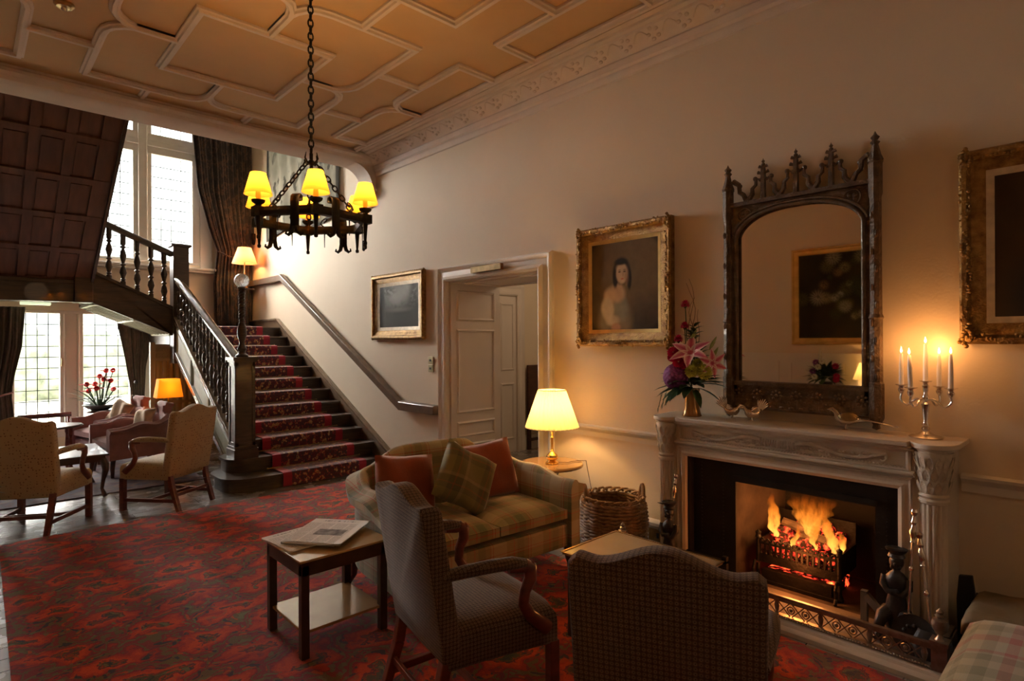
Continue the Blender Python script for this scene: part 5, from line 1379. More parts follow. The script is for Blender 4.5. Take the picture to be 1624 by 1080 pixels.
# andirons: cast figures with a bar behind
def andiron(label, x, y, s=1, bar=1):
    t = thing('andiron', label, 'andiron', (x, y, .035), 0, 'andirons')
    b = MB()
    # robed seated figure with folded arms and a flat cap: one skinned body
    b.lathe([(.0001, .10), (.048, .11), (.050, .15), (.044, .19), (.038, .215), (.043, .24), (.050, .275), (.050, .305), (.032, .328), (.018, .340), (.020, .355)], seg=18, sx=.85 * s, sy=1.0 * s)
    b.ball((0, 0, .385 ), (.034, .032, .038), 12)
    b.ball((-.031, 0, .380), (.010, .008, .010), 6)     # nose
    for q in range(7): b.ball((-.018, -.018 + q * .006, .362), (.012, .007, .012), 6)   # beard
    b.tube([(0, .050 * s, .305), (-.016, .055 * s, .265), (-.038, .030 * s, .24), (-.045, -.015, .25)], [.020, .019, .015, .013], 8)
    b.tube([(0, -.050 * s, .305), (-.016, -.055 * s, .265), (-.038, -.030 * s, .23), (-.045, .015, .24)], [.020, .019, .015, .013], 8)
    b.build('figure', 'cast_iron', t, smooth=60, merge=False)
    b = MB(); b.lathe([(.028, .405), (.036, .412), (.030, .428), (.040, .440), (.046, .452), (.030, .458), (.0001, .45)], seg=14, sx=1, sy=1.1); b.tube([(-.03, .03, .44), (-.07, .05, .455)], [.006, .002], 5); b.build('cap', 'cast_iron', t)
    b = MB()
    for sg in (-1, 1): b.tube([(0, sg * .035, .13), (-.05, sg * .05, .12), (-.075, sg * .06, .075), (-.07, sg * .06, .03), (-.10, sg * .065, .008)], [.036, .032, .025, .022, .020], 8)
    b.ball((.0, 0, .08), (.05, .055, .06), 10); b.build('scrolled_legs', 'cast_iron', t, smooth=60, merge=False)
    if bar:
        b = MB(); b.bar((.02, .01, .14), (.16, .06, .20), .022, .04); b.bx(.14, .17, .045, .075, 0, .215); b.build('billet_bar', 'grey_steel', t, smooth=0)
    return t
a1 = andiron('dark iron andiron figure in a flat cap by the candelabra side of the hearth', 3.43, .80, 1)
MB()
a2 = andiron('dark iron andiron figure in a cap by the log basket side of the hearth', 3.36, 2.06, .9, 1); a2.rotation_euler.z = .15
# big loose steel dog bar near the right andiron
t = thing('log_rest', 'plain grey steel log rest with an upright post beside the grate', 'log rest', (0, 0, 0))
b = MB(); b.bx(3.43, 3.462, .935, .965, .035, .225); b.build('post', 'grey_steel', t, smooth=0)
b = MB(); b.bar((3.44, .94, .205), (3.425, .85, .12), .022, .036); b.build('bar', 'grey_steel', t, smooth=0)
t2 = thing('log_rest', 'low dark iron log rest running into the doorway side of the firebox', 'log rest', (0, 0, 0))
b = MB(); b.bx(3.42, 3.45, 1.70, 1.98, .16, .175); b.build('bar', 'black_iron', t2, smooth=0)
MB().bx(3.42, 3.45, 1.70, 1.73, .035, .20).build('post', 'black_iron', t2, smooth=0); MB().bx(3.42, 3.45, 1.95, 1.98, .035, .175).build('post', 'black_iron', t2, smooth=0)

# fire irons
def fire_iron(name, label, top, foot, tip):
    t = thing(name, label, 'fire iron', group='fire irons')
    A, B_ = Vector(foot), Vector(top); d = (B_ - A); L_ = d.length; M = Matrix.Translation(A) @ d.to_track_quat('Z', 'Y').to_matrix().to_4x4()
    b = MB(); b.lathe([(.004, 0), (.0055, .01), (.0055, L_ * .45), (.010, L_ * .46), (.012, L_ * .475), (.010, L_ * .49), (.0055, L_ * .5), (.0055, L_ * .70)], M=M, seg=10); b.build('rod', 'silver', t)
    b = MB(); b.lathe([(.0055, L_ * .70), (.013, L_ * .71), (.009, L_ * .73), (.012, L_ * .76), (.018, L_ * .80), (.012, L_ * .84), (.009, L_ * .86), (.016, L_ * .885), (.011, L_ * .91), (.008, L_ * .94), (.014, L_ * .955), (.018, L_ * .975), (.014, L_ * .995), (.0001, L_)], M=M, seg=14); b.build('handle', 'silver', t)
    if tip == 'shovel':
        b = MB(); b.grid(lambda u, v: A + Vector((-.012 - .012 * math.sin(PI * u) - .04 * v, (u - .5) * (.12 + .04 * math.sin(PI * v)), .03 - .03 * v * 0 + .13 * (.5 - v) * 1.0)), 8, 8); b.build('blade', 'cast_iron', t, smooth=60, thick=.004)
    elif tip == 'tongs':
        b = MB(); b.bx(A.x - .012, A.x + .006, A.y - .018, A.y + .018, A.z, A.z + .05); b.build('foot', 'silver', t, smooth=0, bevel=.004)
    return t
fire_iron('fire_tongs', 'polished metal fire tongs standing upright against the chimneypiece', (3.40, .715, .71), (3.35, .735, .16), 'tongs')
fire_iron('fire_shovel', 'polished metal fire shovel with its handle leaning across the tongs', (3.405, .700, .60), (3.30, .62, .08), 'shovel')
fire_iron('fire_poker', 'slim polished poker hanging against the left jamb of the chimneypiece', (3.445, 2.055, .66), (3.42, 2.13, .10), '')
# coal scuttle plate
t = thing('ash_scoop', 'round dark cast scoop with a relief, leaning inside the fender corner', 'scoop', (3.30, .70, .045))
b = MB(); Mx = Matrix.Rotation(math.radians(-68), 4, 'Y')
b.lathe([(.0001, 0), (.085, 0), (.092, .012), (.080, .008), (.0001, .006)], seg=26, M=Matrix.Translation((0, 0, .085)) @ Mx); b.build('plate', 'cast_iron', t)
b = MB()
for k in range(10): b.ball(Matrix.Translation((0, 0, .085)) @ Mx @ Vector((.04 * math.cos(k * .63), .04 * math.sin(k * .63), .012)), (.010, .010, .010), 6)
b.build('relief', 'cast_iron', t, merge=False)
tag(MB().box((3.38, .765, .052), (.05, .035, .03), .5).build('stone_block', 'marble', smooth=0, bevel=.004), 'small pale stone wedge on the hearth by the andiron foot', 'block')

# bellows and coal box to the right
t = thing('bellows', 'black fire bellows standing upright beside the end column', 'bellows', (3.62, .545, 0))
b = MB(); b.prism([(-.035, 0), (.035, 0), (.04, .25), (.03, .37), (-.025, .38), (-.04, .25)], 'x', -.02, .0, M=Matrix.Rotation(.0, 4, 'Z')); b.build('board', 'black_box', t, smooth=0, bevel=.004)
b = MB(); b.prism([(-.035, .02), (-.085, .03), (-.075, .20), (-.055, .29), (-.035, .30)], 'x', -.05, .01); b.build('leather', 'black_box', t, smooth=0, bevel=.006)
t = thing('coal_box', 'low studded coal box with a folded olive cloth top against the wall', 'box', (3.41, .235, 0))
b = MB(); b.bx(-.17, .17, -.25, .25, 0, .31); b.build('body', 'grey_steel', t, smooth=0, bevel=.005)
b = MB()
for z in (.05, .12, .19, .26): b.ball((-.172, .235, z), .009, 6); b.ball((-.15, .252, z), .008, 6)
b.build('studs', 'silver', t)
m_ = simple('cloth_olive', (.19, .14, .075), .7, var=.2, scale=8)
b = MB(); b.grid(lambda u, v: Vector(((u - .5) * .38, (v - .5) * .54, .335 + .018 * noise.noise(Vector((u * 4, v * 5, 2))) - .05 * sm(.88, 1, abs(u - .5) * 2) - .05 * sm(.9, 1, abs(v - .5) * 2))), 24, 30); b.build('cloth_cover', 'cloth_olive', t, smooth=180, thick=.012)
b = MB(); b.tube([(-.02, -.06, .35), (-.03, -.10, .385), (-.02, -.18, .395), (.0, -.25, .37)], .004, 6); b.tube([(-.02, -.06, .352), (-.05, -.07, .36)], .006, 6); b.build('wire_handle', 'brass_old', t)
# plaid seat, bottom corner
t = thing('upholstered_stool', 'pale red and green plaid upholstered long stool in front of the coal box', 'stool', (2.565, -.035, .014))
b = MB()
def stool(u, v, z):
    a, c = u * 2 - 1, v * 2 - 1; return a, c
n = 18; hx, hy = .38, .47; T_ = {}
for i in range(n + 1):
    for j in range(n + 1):
        a, c = i / n * 2 - 1, j / n * 2 - 1; e = ((1 - a ** 6) * (1 - c ** 6)) ** .5
        T_[i, j] = b.bm.verts.new((a * hx, c * hy, .385 + .085 * e + .01 * math.cos(a) * math.cos(c)))
for i in range(n):
    for j in range(n): b.bm.faces.new([T_[i, j], T_[i + 1, j], T_[i + 1, j + 1], T_[i, j + 1]])
ring = [T_[i, 0] for i in range(n)] + [T_[n, j] for j in range(n)] + [T_[i, n] for i in range(n, 0, -1)] + [T_[0, j] for j in range(n, 0, -1)]
low = [b.bm.verts.new((v.co.x * 1.0, v.co.y * 1.0, .30)) for v in ring]; k = len(ring)
for i in range(k): b.bm.faces.new([ring[i], ring[(i + 1) % k], low[(i + 1) % k], low[i]])
b.bm.faces.new(low)
b.build('seat_cushion', 'plaid_pale', t, smooth=60)
b = MB(); b.bx(-.37, .37, -.46, .46, .10, .31); b.build('base', 'plaid_pale', t, smooth=0, bevel=.02)
b = MB(); b.tube([(hx * math.cos(0) * 0 - .385, -.46, .325), (-.385, .46, .325)], .075, 14); b.build('front_roll', 'plaid_pale', t)
b = MB(); b.tube([(-.38, .475, .36), (.38, .475, .36), (.385, -.47, .36)], .006, 6); b.build('piping', 'cushion_tan', t)
for sx in (-1, 1):
    for sy in (-1, 1): MB().bx(sx * .33 - .025, sx * .33 + .025, sy * .42 - .025, sy * .42 + .025, 0, .10).build('leg', 'mahogany', t, smooth=0)

# ================================================================== ON THE MANTELPIECE
fa = thing('flower_arrangement', 'tall vase of pink lilies, magenta blooms, a purple hydrangea and lime chrysanthemums on the mantelpiece', 'flowers', (3.585, 2.02, ZS))
m, nt, N, L, bb_ = nm('vase_gold'); bb_.inputs['Base Color'].default_value = (.42, .24, .10, 1); bb_.inputs['Metallic'].default_value = .6; bb_.inputs['Roughness'].default_value = .25
b = MB(); b.lathe([(.0001, 0), (.062, 0), (.066, .004), (.060, .012), (.050, .05), (.044, .10), (.046, .15), (.054, .185), (.048, .185), (.040, .15), (.0001, .14)], seg=30); b.build('vase', 'vase_gold', fa)
# basis: lateral (towards the right end) is -y mostly
LAT = Vector((.491, -.871, 0)); DEP = Vector((.871, .491, 0))
def lv(a, d, z): return LAT * a + DEP * d + Vector((0, 0, z))
b = MB()
fr = random.Random(5)
for k in range(70):
    an = fr.random() * 2 * PI; el = -.45 + fr.random() * 1.2; d = Vector((math.cos(an), math.sin(an), el)).normalized(); 
    if (d.x > .35): continue
    b.leafq(Vector((0, 0, .20)) + d * .04, d, .14 + fr.random() * .08, .045 + fr.random() * .02, Vector((0, 0, 1)) if abs(d.z) < .8 else Vector((1, 0, 0)), .3)
for (a, z, n_) in ((.03, .30, 8), (.06, .36, 8), (.0, .45, 10), (.02, .52, 8), (-.05, .38, 6)):
    for k in range(n_):
        an = k * 2.4; b.leafq(lv(a, 0, z + .012 * k), (math.cos(an), math.sin(an), .8), .075, .035, (0, 0, 1), .3)
b.build('foliage', 'leaf', fa, smooth=60, merge=False)
b = MB()
for k in range(9):   # drooping fern on the left
    b0 = lv(-.05 - .004 * k, -.02, .19); dd = lv(-.16, .03 * (k % 3), -.03 - .016 * k)
    for q in range(6):
        p = b0 + dd * (q / 6); b.leafq(p, dd + Vector((0, 0, -.12)), .05, .014, (0, 0, 1), .4)
b.build('fern', 'leaf', fa, smooth=60, merge=False)
b = MB()
for k in range(150):  # hydrangea head
    th, ph = math.acos(1 - 2 * (k + .5) / 150), k * 2.39996
    n_ = Vector((math.sin(th) * math.cos(ph), math.sin(th) * math.sin(ph), math.cos(th))); c0 = lv(-.105, -.03, .265) + Vector((n_.x * .078, n_.y * .078, n_.z * .085))
    tx = n_.orthogonal().normalized(); ty = n_.cross(tx)
    for q in range(4): b.leafq(c0, tx * math.cos(q * PI / 2 + k) + ty * math.sin(q * PI / 2 + k) + n_ * .35, .019, .017, n_, .2, seg=2)
b.ball(lv(-.105, -.03, .265), (.072, .072, .078), 10)
b.build('hydrangea', 'petal_purple', fa, smooth=60, merge=False)
def pom(b, c, r, nvec, n_=60, w=.012, upb=0):
    for k in range(n_):
        th = math.acos(1 - 1.55 * (k + .5) / n_); ph = k * 2.39996; q = Vector((math.sin(th) * math.cos(ph), math.sin(th) * math.sin(ph), math.cos(th)))
        rot = Vector((0, 0, 1)).rotation_difference(Vector(nvec)); q = rot @ q
        b.leafq(Vector(c) + q * r * .25, q, r * .8, w, rot @ Vector((0, 0, 1)) + q * .01, .15, seg=3)
for i, (a, d, z, r) in enumerate(((.0, -.08, .305, .048), (.085, -.08, .30, .056), (.04, -.05, .355, .038))):
    b = MB(); pom(b, lv(a, d, z), r, -DEP + Vector((0, 0, .5)), 90, .011); b.build('chrysanthemum', 'petal_lime', fa, smooth=60, merge=False)
for (a, d, z, r) in ((-.085, -.07, .365, .042), (-.12, -.05, .43, .040), (-.13, -.02, .395, .03), (-.06, -.06, .345, .03)):
    b = MB(); pom(b, lv(a, d, z), r, -DEP + Vector((0, 0, .7)), 50, .026); b.build('rose', 'petal_magenta', fa, smooth=60, merge=False)
for (a, d, z, r) in ((-.085, -.02, .53, .034), (-.045, -.01, .62, .032), (-.04, 0, .765, .034)):
    b = MB(); b.tube([(0, 0, .18), Vector(lv(a * .7, d, z * .6)), Vector(lv(a, d, z - .02))], .0035, 5); b.lathe([(.004, -.03), (.012, -.015), (.014, 0)], lv(a, d, z - .008), 8); b.build('stem', 'leaf', fa)
    b = MB(); pom(b, lv(a, d, z - .01), r, Vector((0, 0, 1)), 50, .018); b.build('carnation', 'petal_magenta', fa, smooth=60, merge=False)
def lily(c, nvec, r, rotk=0):
    b = MB(); rot = Vector((0, 0, 1)).rotation_difference(Vector(nvec).normalized())
    for q in range(6):
        an = q * PI / 3 + rotk; dd = rot @ Vector((math.cos(an), math.sin(an), 1.15)); b.leafq(c, dd, r, r * .56, rot @ Vector((-math.cos(an) * .5, -math.sin(an) * .5, 1)), .75, seg=6)
    b.build('lily', 'petal_lily', fa, smooth=60, merge=False, keepuv=True)
lily(lv(-.005, -.09, .42), -DEP * .8 + Vector((-.1, .2, .75)), .12, .3)
lily(lv(.125, -.06, .36), -DEP + LAT * .4 + Vector((0, 0, -.1)), .085, .0)
for (a, z, da) in ((.01, .54, .02), (.135, .49, .05), (.145, .42, .10), (-.02, .50, .04)):
    b = MB(); b.lathe([(.002, -.05), (.011, -.02), (.012, .01), (.006, .04), (.0001, .055)], (0, 0, 0), 8, M=Matrix.Translation(lv(a, -.03, z)) @ Matrix.Rotation(.5, 4, Vector((.6, .6, 0))))
    b.build('lily_bud', 'leaf_light', fa)
b = MB()
for (a, z, w_, s_) in ((-.01, .93, .03, 0), (.0, .90, .035, 1), (.06, .72, .02, 2), (.02, .80, .04, 3)):
    b.tube([lv(a * q / 12 + w_ * math.sin(q * .8 + s_) * q / 12, .0, .2 + (z - .2) * q / 12) for q in range(13)], [.0035 - .0002 * q for q in range(13)], 5)
b.build('curly_willow', 'twig', fa)

# silver birds
def bird_body(b, L_, r, z, head, tail):
    pts = [tail, (-L_ * .35, 0, z - r * .1), (-L_ * .1, 0, z - r * .2), (L_ * .15, 0, z - r * .1), (L_ * .32, 0, z + r * .3), (L_ * .40, 0, head[2] - .018), head, (head[0] + .018, 0, head[2] - .002), (head[0] + .032, 0, head[2] - .006)]
    b.tube(pts, [.004, r * .55, r * .95, r, r * .75, r * .42, r * .42, r * .2, .001], 14)
def make_bird(name, label, kind, loc, rz):
    t = thing(name, label, 'bird figurine', loc, rz, 'bird figurines on the mantelpiece')
    if kind == 'pheasant':
        b = MB(); bird_body(b, .13, .030, .062, (.070, 0, .115), (-.10, 0, .058)); b.build('body', 'silver', t, smooth=80)
        b = MB()
        for s in (-1, 0, 1): b.leafq((-.05, s * .006, .066), (-1, s * .06, -.10), .20, .028, (0, 0, 1), .05, seg=6)
        b.build('tail', 'silver', t, smooth=80, thick=.003)
        b = MB()
        for s in (-1, 1): b.leafq((.035, s * .024, .075), (-1, s * .12, -.05), .10, .045, (0, s, .3), .1)
        b.build('wing', 'brass_old', t, smooth=80, thick=.003)
    else:
        b = MB(); bird_body(b, .09, .030, .050, (.050, 0, .085), (-.055, 0, .075)); b.build('body', 'silver', t, smooth=80)
        b = MB()
        for k in range(7):
            a = .55 + k * .17; b.leafq((-.035, (k - 3) * .003, .06), (-math.cos(a), (k - 3) * .03, math.sin(a)), .095 - .005 * abs(k - 3), .013, (0, 1, 0), .05)
        b.build('tail', 'silver', t, smooth=80, thick=.002)
        b = MB()
        for s in (-1, 1):
            for k in range(5): b.leafq((.005, s * .022, .065), (-.9, s * .45, .15 + .14 * k), .052, .015, (0, s, .3), .15)
        b.build('wing', 'silver', t, smooth=80, thick=.002)
    b = MB()
    for s in (-1, 1): b.tube([(.0, s * .012, .035), (.004, s * .014, .015), (-.002, s * .016, .002)], .0028, 5); b.tube([(-.008, s * .016, .002), (.018, s * .018, .002)], .002, 4)
    b.build('feet', 'silver', t)
    return t
make_bird('bird_figurine', 'silver fighting cock figurine with raised feathers nearest the vase on the mantelpiece', 'cock', (3.665, 1.775, ZS), math.radians(-60))
make_bird('bird_figurine', 'silver and gilt bird figurine with a fanned tail and lowered head on the mantelpiece', 'cock', (3.625, 1.625, ZS), math.radians(120))
make_bird('bird_figurine', 'long-tailed silver pheasant figurine on the mantelpiece near the candelabra', 'pheasant', (3.64, 1.09, ZS), math.radians(95))

# candelabra with five candles
cb = thing('candelabra', 'silver five-branch candelabra on the end of the mantelpiece', 'candelabra', (3.635, .715, ZS))
b = MB(); b.lathe([(.0001, 0), (.072, 0), (.076, .005), (.066, .012), (.040, .018), (.026, .026), (.014, .036), (.020, .048), (.012, .06), (.018, .068), (.012, .076), (.010, .09), (.018, .165), (.020, .175), (.012, .185), (.012, .20)], seg=28); b.build('stem', 'silver', cb)
def cup(b, p, dz=0):
    b.lathe([(.004, -.03), (.009, -.025), (.015, -.012), (.016, -.004), (.011, .004), (.013, .012), (.028, .018), (.030, .021), (.013, .021), (.010, .014)], p, 18)
LAT = Vector((.19, -.98, 0)); DEP = Vector((.98, .19, 0))
arms_ = [(-.106, .045, .250, .178, ''), (-.062, -.085, .245, .178, ''), (.058, .075, .245, .178, ''), (.104, -.045, .245, .182, '')]
cdl = []
for i, (a, d, z, hgt, _) in enumerate(arms_):
    b = MB(); e = lv(a, d, z); p0 = Vector((0, 0, .195)); m1 = lv(a * .35, d * .35, .20); m2 = lv(a * .75, d * .75, .165); m3 = lv(a * 1.02, d * 1.02, .19)
    b.tube(smooth_poly([p0, m1, m2, m3, e - Vector((0, 0, .03))], 5), .0055, 8); cup(b, e); b.build('branch', 'silver', cb); cdl.append((e, hgt))
b = MB(); b.lathe([(.012, .20), (.016, .21), (.009, .23), (.013, .25), (.012, .262)], seg=16); cup(b, (0, 0, .275)); b.build('centre_socket', 'silver', cb)
cdl.append((Vector((0, 0, .275)), .205))
clab = ['tall white lit candle on the branch nearest the mirror', 'tall white lit candle on the forward branch between the mirror side and the centre', 'tall white lit candle on the rear branch between the centre and the gilt framed painting',
        'tall white lit candle on the branch nearest the gilt framed painting', 'tallest white lit candle in the raised centre socket of the candelabra']
for (e, hgt), lb in zip(cdl, clab):
    t = thing('candle', lb, 'candle', Vector(cb.location) + e + Vector((0, 0, .010)), 0, 'white candles in the candelabra')
    if 'forward' in lb: t.rotation_euler = (-.04, .02, 0)
    b = MB(); b.lathe([(.0001, 0), (.0115, 0), (.0105, hgt * .6), (.0072, hgt * .97), (.004, hgt), (.0001, hgt)], seg=14); b.build('wax_stick', 'wax', t)
    MB().tube([(0, 0, hgt), (0, 0, hgt + .008)], .001, 5).build('wick', 'black_box', t)
    b = MB(); b.lathe([(.0001, hgt + .002), (.0048, hgt + .008), (.0055, hgt + .014), (.0035, hgt + .024), (.0001, hgt + .036)], seg=12); b.build('flame', 'candle_flame', t)
    p = Vector(t.location); lamp('candle_light', 'POINT', (p.x, p.y, p.z + hgt + .03), .36, (1, .42, .12), .008)

# ================================================================== PICTURES AND MIRROR
def frame_on_wall(name, label, cat, yc, zc, w, h, fw, fd, mat, inner, canvas_fn, nu, nv, side=1, carved=True, slip='gilt_plain', tilt=0.0, style='rococo'):
    """framed picture on the fireplace wall (side=1) or the opposite wall (side=-1); local x runs along the picture, -y faces the room"""
    x = (XW if side == 1 else XL) - side * .004
    t = thing(name, label, cat, (x, yc, zc), -PI / 2 if side == 1 else PI / 2)
    t.rotation_euler.x = 0
    hw, hh = w / 2, h / 2
    prof = [(0, 0), (0, fd * .8), (fw * .12, fd), (fw * .30, fd * .95), (fw * .45, fd * .6), (fw * .75, fd * .5), (fw * .9, fd * .35), (fw, fd * .3), (fw, 0)]
    b = MB(); rect = [(-hw, 0, -hh), (hw, 0, -hh), (hw, 0, hh), (-hw, 0, hh)]
    b.sweep(rect, [(-p[0], p[1]) for p in prof], closed=True, up=(0, -1, 0))
    fo = b.build('frame', mat, t, smooth=35)
    if carved:
        b = MB(); rr = random.Random(int(yc * 100) + 5)
        def along(q):   # q 0..1 around
            per = 2 * (w + h); s = q * per
            if s < w: return Vector((-hw + s, 0, -hh + fw * .25)), 0
            s -= w
            if s < h: return Vector((hw - fw * .25, 0, -hh + s)), 1
            s -= h
            if s < w: return Vector((hw - s, 0, hh - fw * .25)), 0
            s -= w
            return Vector((-hw + fw * .25, 0, hh - s)), 1
        if style == 'rococo':
            for k in range(int(2 * (w + h) / .016)):
                p, o = along(k * .016 / (2 * (w + h))); j = (rr.random() - .5) * fw * .45
                p = p + (Vector((0, 0, j)) if o == 0 else Vector((j, 0, 0))) + Vector((0, -fd * .92, 0))
                b.ball(p, (.006 + rr.random() * .006, .007, .006 + rr.random() * .006), 5)
            for sx in (-1, 1):
                for sz in (-1, 1):
                    for q in range(16):
                        a = q * .5; r = .012 + .0038 * q * fw / .1
                        b.ball((sx * (hw - fw * .35 + .35 * r * math.cos(a)), -fd * (.95), sz * (hh - fw * .35 + .7 * r * math.sin(a))), (.012, .012, .012), 6)
            for (cx, cz) in ((0, hh - fw * .25), (0, -hh + fw * .25), (hw - fw * .25, 0), (-hw + fw * .25, 0)):
                for q in range(12):
                    a = q * .55; b.ball((cx + .028 * math.cos(a) * (1.4 if cx == 0 else .5), -fd, cz + .028 * math.sin(a) * (.5 if cx == 0 else 1.4)), (.011, .010, .011), 6)
        else:
            n1, n2 = int(w / .042), int(h / .042)
            for k in range(n1 + 1):
                for sz in (-1, 1): b.ball((-hw + w * k / n1, -fd * .55, sz * hh), (.017, .018, .012), 7)
            for k in range(n2 + 1):
                for sx in (-1, 1): b.ball((sx * hw, -fd * .55, -hh + h * k / n2), (.012, .018, .017), 7)
        b.build('carved_ornament', mat, fo, smooth=60, merge=False)
    iw, ih = hw - fw, hh - fw
    if inner:
        b = MB(); b.sweep([(-iw, -.0, -ih), (iw, -.0, -ih), (iw, -.0, ih), (-iw, -.0, ih)], [(0, 0), (0, fd * .32), (-inner * .5, fd * .24), (-inner, fd * .16), (-inner, 0)], closed=True, up=(0, -1, 0))
        b.build('inner_slip', slip, t, smooth=35)
    cw, chh = 2 * (iw - inner) + .01, 2 * (ih - inner) + .01
    painted('canvas', 'oil_paint', canvas_fn, cw, chh, nu, nv, t, Matrix.Translation((0, -fd * .12, 0)))
    b = MB(); b.bx(-iw, iw, -fd * .10, 0, -ih, ih); b.build('backing', 'soot', t, smooth=0)
    return t
def portrait(u, v):
    # u left to right as seen, v up
    bgc = lerp((.075, .048, .022), (.13, .085, .04), sm(.9, .2, abs(u - .75)) * sm(0, .6, v)); bgc = lerp(bgc, (.16, .11, .05), .6 * ell(u, v, .62, .55, .38, .35, .9))
    bgc = lerp(bgc, (.035, .025, .014), .6 * sm(.5, 0, v) * sm(.3, .8, u)); c = lerp(bgc, (.5 * bgc[0], .5 * bgc[1], .5 * bgc[2]), sm(.62, .68, math.hypot((u - .5) / .98, (v - .5) / .98)))
    n = .85 + .3 * fbm(u, v, 9, 2)
    c = lerp(c, (.17, .14, .09), ell(u, v, .37, .12, .25, .24, .25))                 # skirt
    c = lerp(c, (.19, .18, .14), ell(u, v, .45, .25, .11, .15, .35))                 # bodice
    c = lerp(c, (.40, .27, .17), ell(u, v, .40, .42, .12, .10, .35, -.3))             # shoulders
    c = lerp(c, (.42, .29, .18), ell(u, v, .28, .38, .08, .10, .4))
    c = lerp(c, (.38, .26, .16), ell(u, v, .43, .50, .045, .08, .3))                  # neck
    c = lerp(c, (.44, .36, .25), ell(u, v, .255, .24, .095, .13, .3, .2))             # sleeve
    c = lerp(c, (.46, .38, .27), .8 * ell(u, v, .33, .11, .10, .06, .4)); c = lerp(c, (.36, .22, .14), ell(u, v, .38, .03, .07, .05, .3))
    c = lerp(c, (.022, .014, .010), ell(u, v, .47, .665, .128, .15, .18))             # hair
    c = lerp(c, (.022, .014, .010), ell(u, v, .375, .59, .04, .11, .3)); c = lerp(c, (.022, .014, .010), ell(u, v, .585, .57, .034, .12, .3))
    c = lerp(c, (.48, .33, .21), ell(u, v, .475, .635, .085, .115, .16))              # face
    c = lerp(c, (.50, .36, .24), .7 * ell(u, v, .455, .70, .06, .05, .5)); c = lerp(c, (.30, .16, .09), .6 * ell(u, v, .545, .61, .03, .09, .6))
    for ex in (.44, .515): c = lerp(c, (.07, .04, .025), ell(u, v, ex, .655, .020, .008, .5)); c = lerp(c, (.12, .07, .04), .8 * ell(u, v, ex, .675, .024, .005, .6))
    c = lerp(c, (.28, .15, .09), .6 * ell(u, v, .492, .625, .009, .028, .6)); c = lerp(c, (.42, .10, .07), ell(u, v, .482, .575, .020, .008, .5))
    c = lerp(c, (.02, .013, .01), ell(u, v, .46, .765, .09, .035, .4))
    return tuple(x * n * .95 for x in c)
frame_on_wall('framed_portrait', 'gilt framed oil portrait of a dark haired lady in a pale off-shoulder dress', 'painting', 2.70, 1.978, .89, .955, .105, .06, 'gilt', .028, portrait, 110, 140)
def landscape(u, v):
    f = fbm(u, v, 5, 7); g = fbm(u, v, 11, 3)
    c = lerp((.055, .055, .045), (.25, .255, .23), sm(.35, .9, v) * (.3 + f * 1.1)); c = lerp(c, (.40, .40, .37), .8 * ell(u, v, .48, .78, .22, .22, .8))
    c = lerp(c, (.055, .055, .045), .8 * sm(.45, .75, g) * sm(.75, .3, v)); c = lerp(c, (.04, .04, .035), ell(u, v, .08, .45, .06, .6, .4)); c = lerp(c, (.06, .06, .05), .8 * ell(u, v, .88, .62, .10, .35, .7) * sm(.3, .6, g))
    c = lerp(c, (.07, .07, .055), .85 * ell(u, v, .2, .88, .2, .11, .7) * sm(.35, .55, g)); c = lerp(c, (.24, .23, .19), .5 * ell(u, v, .5, .42, .25, .05, .9))
    return c
frame_on_wall('framed_landscape', 'gilt framed dark misty landscape with a scalloped edge on the wall above the stairs', 'painting', 5.94, 1.965, 1.12, .775, .10, .055, 'gilt', .04, landscape, 100, 70, style='scallop', slip='gilt_pale')
def gentleman(u, v):
    c = lerp((.04, .026, .016), (.075, .045, .025), fbm(u, v, 3, 4)); c = lerp(c, (.09, .055, .032), .7 * ell(u, v, .5, .45, .34, .36, .8))
    c = lerp(c, (.035, .035, .04), ell(u, v, .5, .12, .42, .34, .4)); c = lerp(c, (.40, .25, .15), ell(u, v, .56, .62, .11, .15, .25)); c = lerp(c, (.38, .36, .30), ell(u, v, .56, .43, .06, .06, .4))
    return lerp(c, (.02, .012, .01), ell(u, v, .56, .79, .12, .06, .4))
frame_on_wall('framed_portrait', 'dark portrait in a heavy ornate gilt frame hanging beyond the candelabra', 'painting', .165, 2.01, .84, .98, .105, .065, 'gilt', .032, gentleman, 60, 80, slip='gilt_pale')
def bouquet(u, v):
    c = lerp((.020, .013, .008), (.045, .03, .015), fbm(u, v, 3, 9)); rr = random.Random(11)
    for k in range(34):
        cu, cv, r = .5 + rr.gauss(0, .14), .48 + rr.gauss(0, .2), .03 + rr.random() * .05; col = rr.choice([(.24, .21, .10), (.15, .12, .045), (.21, .12, .05), (.05, .055, .02), (.30, .27, .17), (.10, .09, .03)])
        e = ell(u, v, cu, cv, r, r, .5)
        if e > 0: c = lerp(c, col, e * (.55 + .45 * math.sin(16 * math.atan2(v - cv, u - cu))) )
    return c
frame_on_wall('framed_still_life', 'large dark flower painting in a plain gilt frame reflected in the mirror', 'painting', 2.37, 2.09, 1.22, 1.22, .07, .04, 'gilt_plain', 0.012, bouquet, 110, 110, side=-1, carved=False)

